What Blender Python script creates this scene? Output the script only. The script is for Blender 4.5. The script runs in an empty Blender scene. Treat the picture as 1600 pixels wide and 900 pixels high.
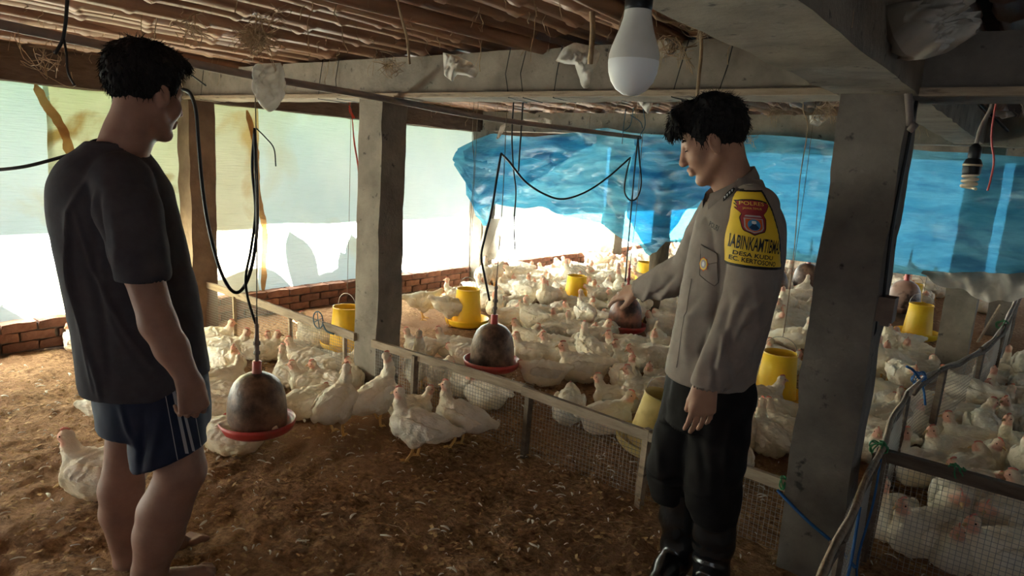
import bpy, math, random
import numpy as np
from mathutils import Matrix, Vector
from mathutils.bvhtree import BVHTree
rng = np.random.default_rng(7); random.seed(7)
SC = bpy.context.scene; COL = SC.collection

# ------------------------------------------------------------------ camera
FPX = 1067.0; CX, CY = 800.0, 450.0; CAMH = 1.45
_v1 = np.array([838.0, 146.0, -FPX]); YC = _v1/np.linalg.norm(_v1)
_nd = np.array([-349.0, -5637.0, -FPX]); UPC = -_nd/np.linalg.norm(_nd)
UPC = UPC-YC*np.dot(UPC, YC); UPC /= np.linalg.norm(UPC)
XC = np.cross(YC, UPC); RM = np.array([XC, YC, UPC]); CAMP = np.array([0, 0, CAMH])
cd = bpy.data.cameras.new('camera'); cam = bpy.data.objects.new('camera', cd); COL.objects.link(cam)
cd.sensor_width = 36.0; cd.lens = 36.0*FPX/1600.0; cd.clip_start = 0.02; cd.clip_end = 200
m4 = Matrix.Identity(4)
for i in range(3):
    for j in range(3): m4[i][j] = RM[i][j]
m4.translation = Vector(CAMP); cam.matrix_world = m4; SC.camera = cam

# ------------------------------------------------------------------ light
w = bpy.data.worlds.new('sky'); SC.world = w; w.use_nodes = True
nt = w.node_tree; bg = nt.nodes['Background']
bg.inputs[0].default_value = (0.80, 0.91, 1.0, 1); bg.inputs[1].default_value = 1.25
sl = bpy.data.lights.new('sun', 'SUN'); sl.energy = 110.0; sl.angle = math.radians(0.6); sl.color = (1.0, 0.93, 0.78)
sun = bpy.data.objects.new('sun', sl); COL.objects.link(sun)
_sd = Vector((0.80, 0.10, -0.92)).normalized()          # the way the light travels: in through the wall sheets
sun.rotation_euler = _sd.to_track_quat('-Z', 'Y').to_euler(); sun.location = (-9, 3, 8)
vs = SC.view_settings
vs.view_transform = 'Standard'; vs.look = 'None'; vs.gamma = 1.0; vs.use_curve_mapping = False; vs.exposure = 1.2
SC.cycles.use_denoising = True; SC.cycles.max_bounces = 10; SC.cycles.diffuse_bounces = 6
SC.cycles.transparent_max_bounces = 16; SC.cycles.sample_clamp_indirect = 8.0

# ------------------------------------------------------------------ geometry helpers
FWD = RM@np.array([0, 0, -1.0]); FH = np.array([FWD[0], FWD[1], 0]); FH /= np.linalg.norm(FH)
RT = np.array([FH[1], -FH[0], 0])
def ray(x, y):
    d = RM@np.array([x-CX, -(y-CY), -FPX]); return d/np.linalg.norm(d)
def gnd(x, y, z=0.0):
    d = ray(x, y); return CAMP+d*(z-CAMH)/d[2]
def plX(x, y, X):
    d = ray(x, y); return CAMP+d*X/d[0]
def plY(x, y, Y):
    d = ray(x, y); return CAMP+d*Y/d[1]
def at(x, y, D):
    d = ray(x, y); return CAMP+d*D/np.dot(d, FH)
def prj(p):
    c = RM.T@(np.asarray(p, float)-CAMP); return (CX+FPX*c[0]/-c[2], CY-FPX*c[1]/-c[2])
def hang(px, py, q):                                     # the point over ground spot q seen at image row py
    a = np.array([q[0], q[1], 0.0]); lo, hi = -0.5, 4.0
    for _ in range(40):
        m = (lo+hi)/2
        if prj((a[0], a[1], m))[1] > py: lo = m
        else: hi = m
    return np.array([a[0], a[1], (lo+hi)/2])

def _h(i, j, k, s):
    n = (i*374761393+j*668265263+k*2147483647+s*1274126177) & 0xffffffff
    n = ((n ^ (n >> 13))*1274126177) & 0xffffffff
    return ((n ^ (n >> 16)) & 0xffff)/65535.0
def vnoise(P, sc, seed=0):                               # value noise in -1..1
    P = np.asarray(P, float)*sc; f = np.floor(P).astype(np.int64); t = P-f; t = t*t*(3-2*t); r = 0
    for dx in (0, 1):
        for dy in (0, 1):
            for dz in (0, 1):
                wgt = (t[..., 0] if dx else 1-t[..., 0])*(t[..., 1] if dy else 1-t[..., 1])*(t[..., 2] if dz else 1-t[..., 2])
                r = r+wgt*_h(f[..., 0]+dx, f[..., 1]+dy, f[..., 2]+dz, seed)
    return r*2-1
def fbm(P, sc, n=3, seed=0):
    r = 0; a = 1.0
    for i in range(n): r = r+a*vnoise(P, sc*2**i, seed+i); a *= 0.5
    return r
def spline(pts, n=8):
    P = [np.asarray(p, float) for p in pts]
    if len(P) < 3: return P
    Q = [2*P[0]-P[1]]+P+[2*P[-1]-P[-2]]; out = []
    for i in range(1, len(Q)-2):
        a, b, c, d = Q[i-1:i+3]
        for k in range(n):
            t = k/n; out.append(.5*((2*b)+(-a+c)*t+(2*a-5*b+4*c-d)*t*t+(-a+3*b-3*c+d)*t**3))
    return out+[P[-1]]

class MB:
    def __init__(s): s.v = []; s.f = []; s.n = 0; s.mi = []; s.cur = 0
    def add(s, V, F):
        b = s.n; V = [tuple(map(float, q)) for q in V]; s.v += V; s.n += len(V)
        for f in F: s.f.append(tuple(b+i for i in f)); s.mi.append(s.cur)
        return s
    def box(s, c, size, rot=None, taper=1.0):
        c = np.asarray(c, float); V = []
        for z in (-.5, .5):
            k = taper if z > 0 else 1.0
            for x, y in ((-.5, -.5), (.5, -.5), (.5, .5), (-.5, .5)):
                q = np.array([x*size[0]*k, y*size[1]*k, z*size[2]])
                if rot is not None: q = rot@q
                V.append(c+q)
        return s.add(V, [(3, 2, 1, 0), (4, 5, 6, 7), (0, 1, 5, 4), (1, 2, 6, 5), (2, 3, 7, 6), (3, 0, 4, 7)])
    def bar(s, a, b, wx, wz, up=(0, 0, 1)):
        a = np.asarray(a, float); b = np.asarray(b, float); t = b-a; L = np.linalg.norm(t); t = t/L
        u = np.cross(t, np.asarray(up, float)); u /= np.linalg.norm(u); n = np.cross(u, t)
        return s.box((a+b)/2, (wx, L, wz), np.array([u, t, n]).T)
    def tube(s, pts, r, sides=8, cap=True):
        P = [np.asarray(p, float) for p in pts]; n = len(P)
        R = r if hasattr(r, '__len__') else [r]*n
        V = []; pu = None
        for i in range(n):
            t = P[min(i+1, n-1)]-P[max(i-1, 0)]; t = t/(np.linalg.norm(t)+1e-12)
            if pu is None:
                a = np.array([0, 0, 1.]) if abs(t[2]) < .9 else np.array([1., 0, 0]); u = np.cross(t, a)
            else: u = pu-t*np.dot(pu, t)
            u = u/(np.linalg.norm(u)+1e-12); pu = u; q = np.cross(t, u)
            for k in range(sides):
                an = 2*math.pi*k/sides; V.append(P[i]+R[i]*(math.cos(an)*u+math.sin(an)*q))
        F = [(i*sides+k, i*sides+(k+1) % sides, (i+1)*sides+(k+1) % sides, (i+1)*sides+k) for i in range(n-1) for k in range(sides)]
        if cap: F += [tuple(range(sides))[::-1], tuple((n-1)*sides+k for k in range(sides))]
        return s.add(V, F)
    def lathe(s, prof, segs=32, c=(0, 0, 0), rot=None, wob=None):
        c = np.asarray(c, float); V = []; n = len(prof)
        for (r, z) in prof:
            for k in range(segs):
                a = 2*math.pi*k/segs; q = np.array([r*math.cos(a), r*math.sin(a), z])
                if rot is not None: q = rot@q
                V.append(c+q)
        F = [(i*segs+k, i*segs+(k+1) % segs, (i+1)*segs+(k+1) % segs, (i+1)*segs+k) for i in range(n-1) for k in range(segs)]
        return s.add(V, F)
    def sheet(s, G):                                     # G[i][j] -> point
        n, m = len(G), len(G[0]); V = [p for row in G for p in row]
        return s.add(V, [(i*m+j, i*m+j+1, (i+1)*m+j+1, (i+1)*m+j) for i in range(n-1) for j in range(m-1)])
    def rough(s, lo, hi, step=.06, amp=.006, seed=1, sc=9.0):
        lo = np.asarray(lo, float); hi = np.asarray(hi, float); nn = [max(1, int(round((hi[i]-lo[i])/step))) for i in range(3)]
        for ax in range(3):
            u, v = [i for i in range(3) if i != ax]
            for side in (0, 1):
                us = np.linspace(lo[u], hi[u], nn[u]+1); vs_ = np.linspace(lo[v], hi[v], nn[v]+1)
                A, B = np.meshgrid(us, vs_, indexing='ij'); P = np.zeros(A.shape+(3,)); P[..., u] = A; P[..., v] = B; P[..., ax] = hi[ax] if side else lo[ax]
                D = np.stack([fbm(P, sc, 2, seed+k*17) for k in range(3)], -1); P = P+amp*D
                G = P if (side == 1) == (ax != 1) else P[::-1]
                s.sheet([list(r) for r in G])
        return s
    def mesh(s, name, mats, smooth=False):
        me = bpy.data.meshes.new(name); me.from_pydata(s.v, [], s.f)
        for mt in (mats if isinstance(mats, (list, tuple)) else [mats]): me.materials.append(mt)
        if any(s.mi): me.polygons.foreach_set('material_index', s.mi)
        if smooth: me.polygons.foreach_set('use_smooth', [True]*len(me.polygons))
        me.update(); return me
def obj(name, me, parent=None, world=True):
    o = bpy.data.objects.new(name, me); COL.objects.link(o)
    if parent is not None:
        o.parent = parent
        if world:
            M = Matrix.Identity(4); p = parent
            while p is not None:
                M = (Matrix.Translation(p.location) @ p.rotation_euler.to_matrix().to_4x4() @ Matrix.Diagonal(p.scale).to_4x4()) @ M
                p = p.parent
            o.matrix_parent_inverse = M.inverted()
    return o
def part(name, mb, mat, parent, smooth=False, world=True, label=None, kind=None):
    o = obj(name, mb.mesh(name, mat, smooth), parent, world)
    if label: o['label'] = label
    if kind: o['kind'] = kind
    return o
def tag(o, label=None, cat=None, group=None, kind=None):
    if label: o['label'] = label
    if cat: o['category'] = cat
    if group: o['group'] = group
    if kind: o['kind'] = kind
    return o
def thing(name, label, cat, loc=(0, 0, 0), group=None, rz=0.0):
    o = bpy.data.objects.new(name, None); COL.objects.link(o); o.empty_display_size = .1
    o.location = tuple(float(q) for q in loc); o.rotation_euler = (0, 0, rz)
    return tag(o, label, cat, group)
def single(name, mb, mat, label, cat, smooth=False, group=None):
    return tag(obj(name, mb.mesh(name, mat, smooth)), label, cat, group)

# ------------------------------------------------------------------ materials
def mat(name, c1, c2=None, sc=6.0, detail=6.0, rough=.8, bump=0.0, bsc=40.0, stretch=(1, 1, 1), spec=.3, c3=None, sc3=1.3, f3=(.5, .65), metal=0.0, vcol=False, rand=0.0, coat=0.0, bdist=.01):
    M = bpy.data.materials.new(name); M.use_nodes = True; N = M.node_tree.nodes; L = M.node_tree.links; B = N['Principled BSDF']
    B.inputs['Roughness'].default_value = rough; B.inputs['Specular IOR Level'].default_value = spec; B.inputs['Metallic'].default_value = metal
    if coat: B.inputs['Coat Weight'].default_value = coat
    tc = N.new('ShaderNodeTexCoord'); mp = N.new('ShaderNodeMapping'); mp.inputs['Scale'].default_value = stretch
    L.new(tc.outputs['Object'], mp.inputs['Vector'])
    def noise(s, d=detail):
        n = N.new('ShaderNodeTexNoise'); n.inputs['Scale'].default_value = s; n.inputs['Detail'].default_value = d; n.inputs['Roughness'].default_value = .6
        L.new(mp.outputs[0], n.inputs['Vector']); return n
    col = None
    if c2 is not None:
        n = noise(sc); r = N.new('ShaderNodeValToRGB'); r.color_ramp.elements[0].position = .32; r.color_ramp.elements[1].position = .68
        r.color_ramp.elements[0].color = (*c1, 1); r.color_ramp.elements[1].color = (*c2, 1); L.new(n.outputs[0], r.inputs[0]); col = r.outputs[0]
        if c3 is not None:
            n3 = noise(sc3, 4); r3 = N.new('ShaderNodeValToRGB'); r3.color_ramp.elements[0].position = f3[0]; r3.color_ramp.elements[1].position = f3[1]
            L.new(n3.outputs[0], r3.inputs[0]); mx = N.new('ShaderNodeMix'); mx.data_type = 'RGBA'
            L.new(r3.outputs[0], mx.inputs[0]); L.new(col, mx.inputs[6]); mx.inputs[7].default_value = (*c3, 1); col = mx.outputs[2]
    else:
        rg = N.new('ShaderNodeRGB'); rg.outputs[0].default_value = (*c1, 1); col = rg.outputs[0]
    if vcol:
        vc = N.new('ShaderNodeVertexColor'); vc.layer_name = 'Col'; mx = N.new('ShaderNodeMix'); mx.data_type = 'RGBA'; mx.blend_type = 'MULTIPLY'; mx.inputs[0].default_value = 1
        L.new(col, mx.inputs[6]); L.new(vc.outputs[0], mx.inputs[7]); col = mx.outputs[2]
    if rand:
        oi = N.new('ShaderNodeObjectInfo'); hs = N.new('ShaderNodeHueSaturation'); mr = N.new('ShaderNodeMapRange')
        mr.inputs[3].default_value = 1-rand; mr.inputs[4].default_value = 1+rand; L.new(oi.outputs['Random'], mr.inputs[0]); L.new(mr.outputs[0], hs.inputs['Value']); L.new(col, hs.inputs['Color']); col = hs.outputs[0]
    L.new(col, B.inputs['Base Color'])
    if bump:
        nb = noise(bsc, 5); bp = N.new('ShaderNodeBump'); bp.inputs['Strength'].default_value = bump; bp.inputs['Distance'].default_value = bdist
        L.new(nb.outputs[0], bp.inputs['Height']); L.new(bp.outputs[0], B.inputs['Normal'])
    return M
def film(name, c1, c2, sc=1.6, stain_or_shade=None, ssc=1.1, sf=(.52, .68), trans=.6, clear=0.0, weave=0.0, rough=.5, stretch=(1, 1, 1), tint=None):
    """thin plastic sheet: diffuse + translucent, and where it is clear enough also see-through"""
    M = bpy.data.materials.new(name); M.use_nodes = True; N = M.node_tree.nodes; L = M.node_tree.links; N.remove(N['Principled BSDF']); out = N['Material Output']
    tc = N.new('ShaderNodeTexCoord'); mp = N.new('ShaderNodeMapping'); mp.inputs['Scale'].default_value = stretch; L.new(tc.outputs['Object'], mp.inputs[0])
    n = N.new('ShaderNodeTexNoise'); n.inputs['Scale'].default_value = sc; n.inputs['Detail'].default_value = 7; L.new(mp.outputs[0], n.inputs['Vector'])
    r = N.new('ShaderNodeValToRGB'); r.color_ramp.elements[0].position = .35; r.color_ramp.elements[1].position = .65
    r.color_ramp.elements[0].color = (*c1, 1); r.color_ramp.elements[1].color = (*c2, 1); L.new(n.outputs[0], r.inputs[0]); col = r.outputs[0]
    if stain_or_shade is not None:
        n2 = N.new('ShaderNodeTexNoise'); n2.inputs['Scale'].default_value = ssc; n2.inputs['Detail'].default_value = 8; n2.inputs['Distortion'].default_value = .6; L.new(mp.outputs[0], n2.inputs['Vector'])
        r2 = N.new('ShaderNodeValToRGB'); r2.color_ramp.elements[0].position = sf[0]; r2.color_ramp.elements[1].position = sf[1]; L.new(n2.outputs[0], r2.inputs[0])
        mx = N.new('ShaderNodeMix'); mx.data_type = 'RGBA'; L.new(r2.outputs[0], mx.inputs[0]); L.new(col, mx.inputs[6]); mx.inputs[7].default_value = (*stain_or_shade, 1); col = mx.outputs[2]
    df = N.new('ShaderNodeBsdfDiffuse'); tr = N.new('ShaderNodeBsdfTranslucent'); L.new(col, df.inputs[0]); L.new(col, tr.inputs[0])
    if weave:
        cb = N.new('ShaderNodeTexNoise'); cb.inputs['Scale'].default_value = 11; m2 = N.new('ShaderNodeMapping'); m2.inputs['Scale'].default_value = (1, .6, 9); L.new(tc.outputs['Object'], m2.inputs[0]); L.new(m2.outputs[0], cb.inputs['Vector']); cb.inputs['Detail'].default_value = 6
        bp = N.new('ShaderNodeBump'); bp.inputs['Strength'].default_value = weave; bp.inputs['Distance'].default_value = .02; L.new(cb.outputs[0], bp.inputs['Height'])
        L.new(bp.outputs[0], df.inputs['Normal']); L.new(bp.outputs[0], tr.inputs['Normal'])
    m1 = N.new('ShaderNodeMixShader'); m1.inputs[0].default_value = trans; L.new(df.outputs[0], m1.inputs[1]); L.new(tr.outputs[0], m1.inputs[2]); sh = m1.outputs[0]
    gl = N.new('ShaderNodeBsdfGlossy'); gl.inputs['Roughness'].default_value = rough; mg = N.new('ShaderNodeMixShader'); mg.inputs[0].default_value = .05; L.new(sh, mg.inputs[1]); L.new(gl.outputs[0], mg.inputs[2]); sh = mg.outputs[0]
    if clear:
        tp = N.new('ShaderNodeBsdfTransparent'); tp.inputs[0].default_value = (*(tint or c2), 1); m3 = N.new('ShaderNodeMixShader'); m3.inputs[0].default_value = clear; L.new(sh, m3.inputs[1]); L.new(tp.outputs[0], m3.inputs[2]); sh = m3.outputs[0]
    L.new(sh, out.inputs[0]); return M
MT = {}
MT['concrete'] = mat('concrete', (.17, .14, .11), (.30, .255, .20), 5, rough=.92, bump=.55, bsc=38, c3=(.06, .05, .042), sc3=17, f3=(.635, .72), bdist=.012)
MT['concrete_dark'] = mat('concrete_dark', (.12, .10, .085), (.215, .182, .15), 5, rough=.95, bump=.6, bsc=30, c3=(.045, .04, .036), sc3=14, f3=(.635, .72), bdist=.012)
MT['brownbeam'] = mat('brown_beam', (.085, .058, .045), (.16, .115, .085), 6, rough=.9, bump=.5, bsc=20, stretch=(4, 1, 4))
MT['brick'] = mat('brick', (.19, .085, .058), (.32, .165, .115), 9, rough=.95, bump=.8, bsc=50, c3=(.16, .08, .06), sc3=4, rand=.25)
MT['mortar'] = mat('mortar', (.09, .07, .06), (.16, .13, .11), 12, rough=1, bump=.7)
MT['bamboo'] = mat('bamboo', (.20, .105, .068), (.37, .22, .145), 3, rough=.55, bump=.2, bsc=14, stretch=(6, .6, 6), rand=.25, spec=.4)
MT['ceiling'] = mat('ceiling_board', (.045, .03, .022), (.09, .06, .045), 5, rough=.9, stretch=(1, 6, 1))
MT['litter'] = mat('litter', (.15, .075, .04), (.62, .37, .20), 34, detail=9, rough=1, bump=1.0, bsc=75, c3=(.33, .18, .10), sc3=1.6, f3=(.42, .62), bdist=.025, spec=.1)
MT['chip'] = mat('litter_chip', (.24, .13, .055), (.55, .36, .18), 25, rough=1, spec=.1)
MT['feather'] = mat('feather', (.62, .55, .45), (.85, .8, .7), 10, rough=.9)
MT['wood'] = mat('grey_wood', (.23, .165, .11), (.40, .31, .22), 5, rough=.85, bump=.35, bsc=12, stretch=(1, 6, 6), c3=(.14, .10, .07), sc3=5, f3=(.55, .7))
MT['wood_dark'] = mat('dark_wood', (.085, .06, .045), (.17, .125, .09), 6, rough=.85, bump=.4, bsc=15, stretch=(1, 5, 5))
MT['wire'] = mat('galvanised_wire', (.38, .36, .33), rough=.5, metal=.6)
MT['pipe'] = mat('grey_pipe', (.17, .135, .12), (.25, .20, .17), 8, rough=.6)
MT['black'] = mat('black_rubber', (.012, .012, .013), rough=.45)
MT['cord'] = mat('grey_cord', (.12, .10, .08), (.2, .17, .13), 60, rough=.9)
MT['bluecord'] = mat('blue_cord', (.02, .10, .28), rough=.6)
MT['greencord'] = mat('green_cord', (.05, .22, .09), rough=.7)
MT['redcord'] = mat('red_ribbon', (.65, .06, .03), rough=.6)
MT['yellow'] = mat('yellow_plastic', (.90, .53, .015), (.95, .62, .03), 7, rough=.42, c3=(.66, .42, .08), sc3=5, f3=(.60, .8), spec=.45)
MT['paleyellow'] = mat('pale_yellow_plastic', (.72, .54, .16), (.80, .64, .25), 7, rough=.5, c3=(.5, .36, .1), sc3=6, f3=(.55, .75))
MT['print'] = mat('dark_print', (.16, .12, .02), rough=.7)
MT['bell'] = mat('dirty_bell', (.06, .033, .024), (.27, .165, .11), 11, rough=.42, c3=(.03, .017, .013), sc3=6, f3=(.46, .62), bump=.7, bsc=45, spec=.4, bdist=.006)
MT['bellpink'] = mat('pink_bell', (.30, .17, .125), (.48, .30, .23), 5, rough=.4, c3=(.05, .025, .02), sc3=3.2, f3=(.50, .6), spec=.5)
MT['redplastic'] = mat('red_plastic', (.42, .035, .035), (.55, .07, .06), 9, rough=.4, spec=.5, c3=(.32, .10, .08), sc3=6)
MT['bag'] = film('white_bag', (.62, .58, .52), (.80, .77, .72), 6, stain_or_shade=(.45, .38, .30), ssc=7, trans=.45, clear=.06, rough=.3, tint=(.9, .9, .9))
MT['sack'] = film('sack_cloth', (.46, .41, .34), (.62, .57, .49), 4, stain_or_shade=(.30, .25, .19), ssc=4, trans=.3)
MT['straw'] = mat('straw', (.25, .17, .10), (.46, .34, .22), 20, rough=1)
MT['leaf'] = mat('leaf', (.04, .13, .02), (.09, .24, .04), 5, rough=.5)
MT['earth'] = mat('earth', (.012, .014, .008), (.024, .024, .016), 3, rough=1)  # stands for dark vegetation, near black so little sun bounces onto the sheets
MT['tarpwhite'] = film('white_tarp', (.60, .72, .76), (.72, .80, .82), 1.5, stain_or_shade=(.60, .60, .48), ssc=1.4, sf=(.55, .75), trans=.62, weave=.5)
MT['tarpwhite2'] = film('clean_white_tarp', (.66, .76, .80), (.76, .83, .84), 1.5, trans=.66, weave=.4)
MT['tarpyellow'] = film('yellowed_tarp', (.55, .56, .36), (.68, .68, .48), 2.2, stain_or_shade=(.34, .22, .07), ssc=2.6, sf=(.56, .70), trans=.6, weave=.5)
MT['tarpcream'] = film('cream_tarp', (.60, .56, .40), (.70, .66, .50), 2.0, stain_or_shade=(.55, .38, .17), ssc=1.9, sf=(.52, .66), trans=.6, weave=.5)
MT['tarprust'] = film('rust_stained_tarp', (.36, .17, .06), (.55, .32, .12), 7, trans=.5, weave=.3)
MT['blue'] = film('blue_tarp', (.06, .33, .51), (.20, .55, .71), 3.0, stain_or_shade=(.04, .19, .35), ssc=2.6, sf=(.48, .66), trans=.66, clear=.24, rough=.35, stretch=(1, 1, 3.2), tint=(.12, .55, .82), weave=.6)  # light and dark streaks paint the shading of wrinkles into the blue
MT['blue_light'] = film('light_blue_tarp', (.12, .48, .66), (.25, .62, .78), 3.0, trans=.6, clear=.45, rough=.35, tint=(.35, .78, .95))
# ================================================================== the setting
WX = -5.25                                               # plane of the sheeted side wall
BB, BT = 1.74, 1.95                                      # beam underside and top
ROW = (2.68, 6.05, 9.25)                                 # cross-beam rows
# litter floor
ys = np.concatenate([np.arange(-2.5, 5.0, .035), np.arange(5.0, 13.2, .12)]); xs = np.concatenate([np.arange(-5.3, .8, .035), np.arange(.8, 5.2, .3)])
A, B_ = np.meshgrid(xs, ys, indexing='ij'); P = np.stack([A, B_, 0*A], -1)
Z = .020*fbm(P, 1.7, 2, 3)+.014*fbm(P, 9, 3, 5)+.009*vnoise(P, 26, 9)
Z = Z-.014
P[..., 2] = Z
mb = MB(); mb.sheet([list(r) for r in P[:, ::-1]])
tag(obj('floor', mb.mesh('floor', MT['litter'], True)), 'brown rice husk litter covering the poultry house floor', kind='structure')
mb = MB(); mb.box((-17.3, 4, -.12), (24, 40, .1)); tag(obj('ground', mb.mesh('ground', MT['earth'])), 'dark vegetated ground outside the shed, blackened to cut bounced sun', kind='structure')
# ceiling: boards with bamboo poles under them
mb = MB(); mb.box((-.55, 5.2, 2.17), (11.9, 16.4, .08)); ceil = tag(obj('ceiling', mb.mesh('ceiling', MT['ceiling'])), 'dark bamboo pole ceiling of the low shed', kind='structure')
polem = []
for v in range(5):
    L = 16.0; pts = []; rr = []; y = -3.0; nx = .2+.1*v; k = 0
    r0 = .046+.004*v
    ctl = [(0.02*math.sin(v+i*1.3), 0.016*math.sin(2*v+i*.9)) for i in range(12)]
    def off(y):
        t = (y+3)/L*10; i = min(int(t), 10); u = t-i; a, b = ctl[i], ctl[i+1]; return (a[0]*(1-u)+b[0]*u, a[1]*(1-u)+b[1]*u)
    yy = -3.0
    while yy < L-3:
        o1 = off(yy); seg = .30+.08*((k*7+v*3) % 5)/5
        for dy, q in ((0, 1.14), (.014, 1.16), (.03, 1.0), (seg*.5, .97), (seg-.02, 1.0)):
            oo = off(yy+dy); pts.append((oo[0], yy+dy, oo[1])); rr.append(r0*q)
        yy += seg; k += 1
    mb = MB(); mb.tube(pts, rr, 10); polem.append(mb.mesh('bamboo_pole', MT['bamboo'], True))
x = -5.3; i = 0
while x < 4.6:
    o = obj('bamboo_pole', polem[i % 5], ceil); dx = .138+.03*math.sin(i*2.4)
    o.location = (x, random.uniform(-.5, .5), 2.035+random.uniform(-.022, .012)); o.rotation_euler = (random.uniform(-.002, .002), random.uniform(0, 6.28), random.uniform(-.010, .010))
    x += dx*(1.0 if x < 1.2 else 2.2); i += 1
for k, (x0, x1, y0, y1, r) in enumerate([(-4.9, -4.1, -1, 5.5, .03), (-3.6, -4.4, 0, 6, .028), (-2.2, -1.7, -1, 5.8, .03), (-1.1, -1.5, 0, 5.5, .032)]):
    mb = MB(); mb.tube(spline([(x0, y0, 1.975), ((x0+x1)/2+.04, (y0+y1)/2, 1.955), (x1, y1, 1.97)], 14), r, 9); obj('bamboo_pole', mb.mesh('loose_pole', MT['bamboo'], True), ceil)

# side wall: low brick base with each brick laid, then the sheets
mb = MB(); mb.box((WX-.005, 5.2, .085), (.085, 15.6, .19)); wl = tag(obj('wall_left', mb.mesh('wall_left', MT['mortar'])), 'low red brick base of the side wall below the white sheets', kind='structure')
bm_ = []
for v in range(4):
    m = MB(); m.rough((-.055, -.10, -.029), (.055, .10, .029), .035, .005, 30+v, 20); bm_.append(m.mesh('brick', MT['brick'], False))
for c in range(3):
    y = .2+(.11 if c % 2 else 0)
    while y < 12.8:
        o = obj('brick', bm_[random.randrange(4)], wl); o.location = (WX+random.uniform(-.004, .008), y, .033+c*.067); o.rotation_euler = (0, 0, random.uniform(-.03, .03)); y += .216
# other walls, off to the right and behind
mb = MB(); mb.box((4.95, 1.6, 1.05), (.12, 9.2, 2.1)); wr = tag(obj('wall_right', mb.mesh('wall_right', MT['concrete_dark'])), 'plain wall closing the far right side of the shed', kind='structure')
mb = MB(); mb.box((-.2, -2.95, .55), (10.4, .12, 1.1)); mb.box((4.1, -2.95, 1.5), (1.6, .12, 1.25)); mb.box((-2.35, -2.95, 1.5), (5.9, .12, 1.25))  # unseen wall; its upper gap is placed to steer fill light
tag(obj('wall_back', mb.mesh('wall_back', MT['concrete_dark'])), 'wall behind the viewer with a gap added for fill light', kind='structure')

# pillars and beams
MT['brownpillar'] = mat('brown_pillar', (.14, .095, .07), (.24, .17, .125), 5, rough=.92, bump=.5, bsc=30)
def pillar(x0, x1, y0, y1, label, lean=(0, 0), top=BB, m='concrete', name='concrete_pillar', amp=.006, step=.045):
    mb = MB(); mb.rough((x0, y0, -.05), (x1, y1, top+.02), step, amp, int(abs(x0*31+y0*77)) % 97, 8)
    if lean != (0, 0): mb.v = [(a+lean[0]*(1-c/top), b+lean[1]*(1-c/top), c) for a, b, c in mb.v]
    return single(name, mb, MT[m], label, 'pillar')
pillar(-5.24, -5.06, 2.60, 2.80, 'rough brown wall pillar behind the man in shorts', m='brownpillar')
pillar(-3.22, -3.02, 2.66, 2.85, 'concrete pillar in the middle of the low fence')
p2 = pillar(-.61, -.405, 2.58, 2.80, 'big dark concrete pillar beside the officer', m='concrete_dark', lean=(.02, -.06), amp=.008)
pillar(-5.25, -5.05, 5.98, 6.2, 'concrete wall pillar at the left end of the blue tarp')
pillar(-5.22, -5.02, 9.05, 9.3, 'short-looking far concrete wall pillar with a torn rag')
pillar(-.50, -.29, 6.15, 6.38, 'grey concrete pillar rising into the white sack cloth')
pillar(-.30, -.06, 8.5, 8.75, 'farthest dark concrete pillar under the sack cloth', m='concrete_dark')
# log post with bark
g = plY(1010, 508, 6.04); pts = []; rr = []
for k in range(60):
    z = -.05+k*(BB+.1)/59; pts.append((g[0]+.06*z+.015*math.sin(z*4), g[1]+.02*math.sin(z*3), z)); rr.append(.088-.006*z)
mb = MB(); mb.tube(pts, rr, 20); V = np.array(mb.v); d = V-np.array([g[0], g[1], 0])*[1, 1, 0]; d[:, 2] = 0; d /= np.linalg.norm(d, axis=1)[:, None]+1e-9
Q = V*[1, 1, .25]; V = V+d*(.012*fbm(Q, 26, 2, 4))[:, None]; mb.v = [tuple(q) for q in V]
MT['bark'] = mat('bark', (.09, .065, .045), (.20, .15, .10), 14, rough=1, bump=.9, bsc=26, stretch=(1, 1, .3))
single('log_post', mb, MT['bark'], 'bark covered log post under the drooping blue tarp', 'post', True)
def beam(lo, hi, label, m='concrete', seed=5):
    mb = MB(); mb.rough(lo, hi, .07, .005, seed, 7); return single('concrete_beam', mb, MT[m], label, 'beam')
def board(a, b, wx, wz, parent=None):
    mb = MB(); mb.bar(a, b, wx, wz); return mb
beam((-5.15, 2.60, BB), (-.6, 2.80, BT), 'concrete cross beam above the low fence and middle pillar')
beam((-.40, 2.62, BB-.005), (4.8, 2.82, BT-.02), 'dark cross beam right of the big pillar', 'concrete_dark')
beam((-.63, -2.8, BB), (-.38, 2.70, BT+.08), 'heavy concrete beam running overhead to the big pillar')
beam((-.60, 2.80, BB+.03), (-.42, 6.0, BT), 'concrete beam running back behind the big pillar')
beam((-5.34, -2.8, BB), (-5.14, 12.9, BT+.01), 'brown beam along the top of the white wall sheets', 'brownbeam')
beam((-5.10, 5.96, BB+.02), (4.8, 6.16, BT+.01), 'concrete beam above the blue tarp')
beam((-5.10, 9.15, BB+.02), (4.8, 9.35, BT+.01), 'far concrete beam beyond the blue tarp')
mb = MB(); mb.bar((-5.1, 2.585, BB+.012), (-.62, 2.575, BB+.010), .03, .022); single('batten', mb, MT['wood'], 'pale wooden batten along the lower edge of the fence beam', 'batten')
mb = MB(); mb.bar((-.38, 2.60, BB+.008), (2.6, 2.60, BB+.008), .03, .026); single('batten', mb, MT['wood'], 'thin wooden batten right of the big pillar top', 'batten')
# eave outside
mb = MB(); mb.box((-5.87, 5.2, 2.08), (1.1, 16.4, .06)); tag(obj('trim_1', mb.mesh('trim_1', MT['ceiling'])), 'roof eave above the side wall', kind='structure')

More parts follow.
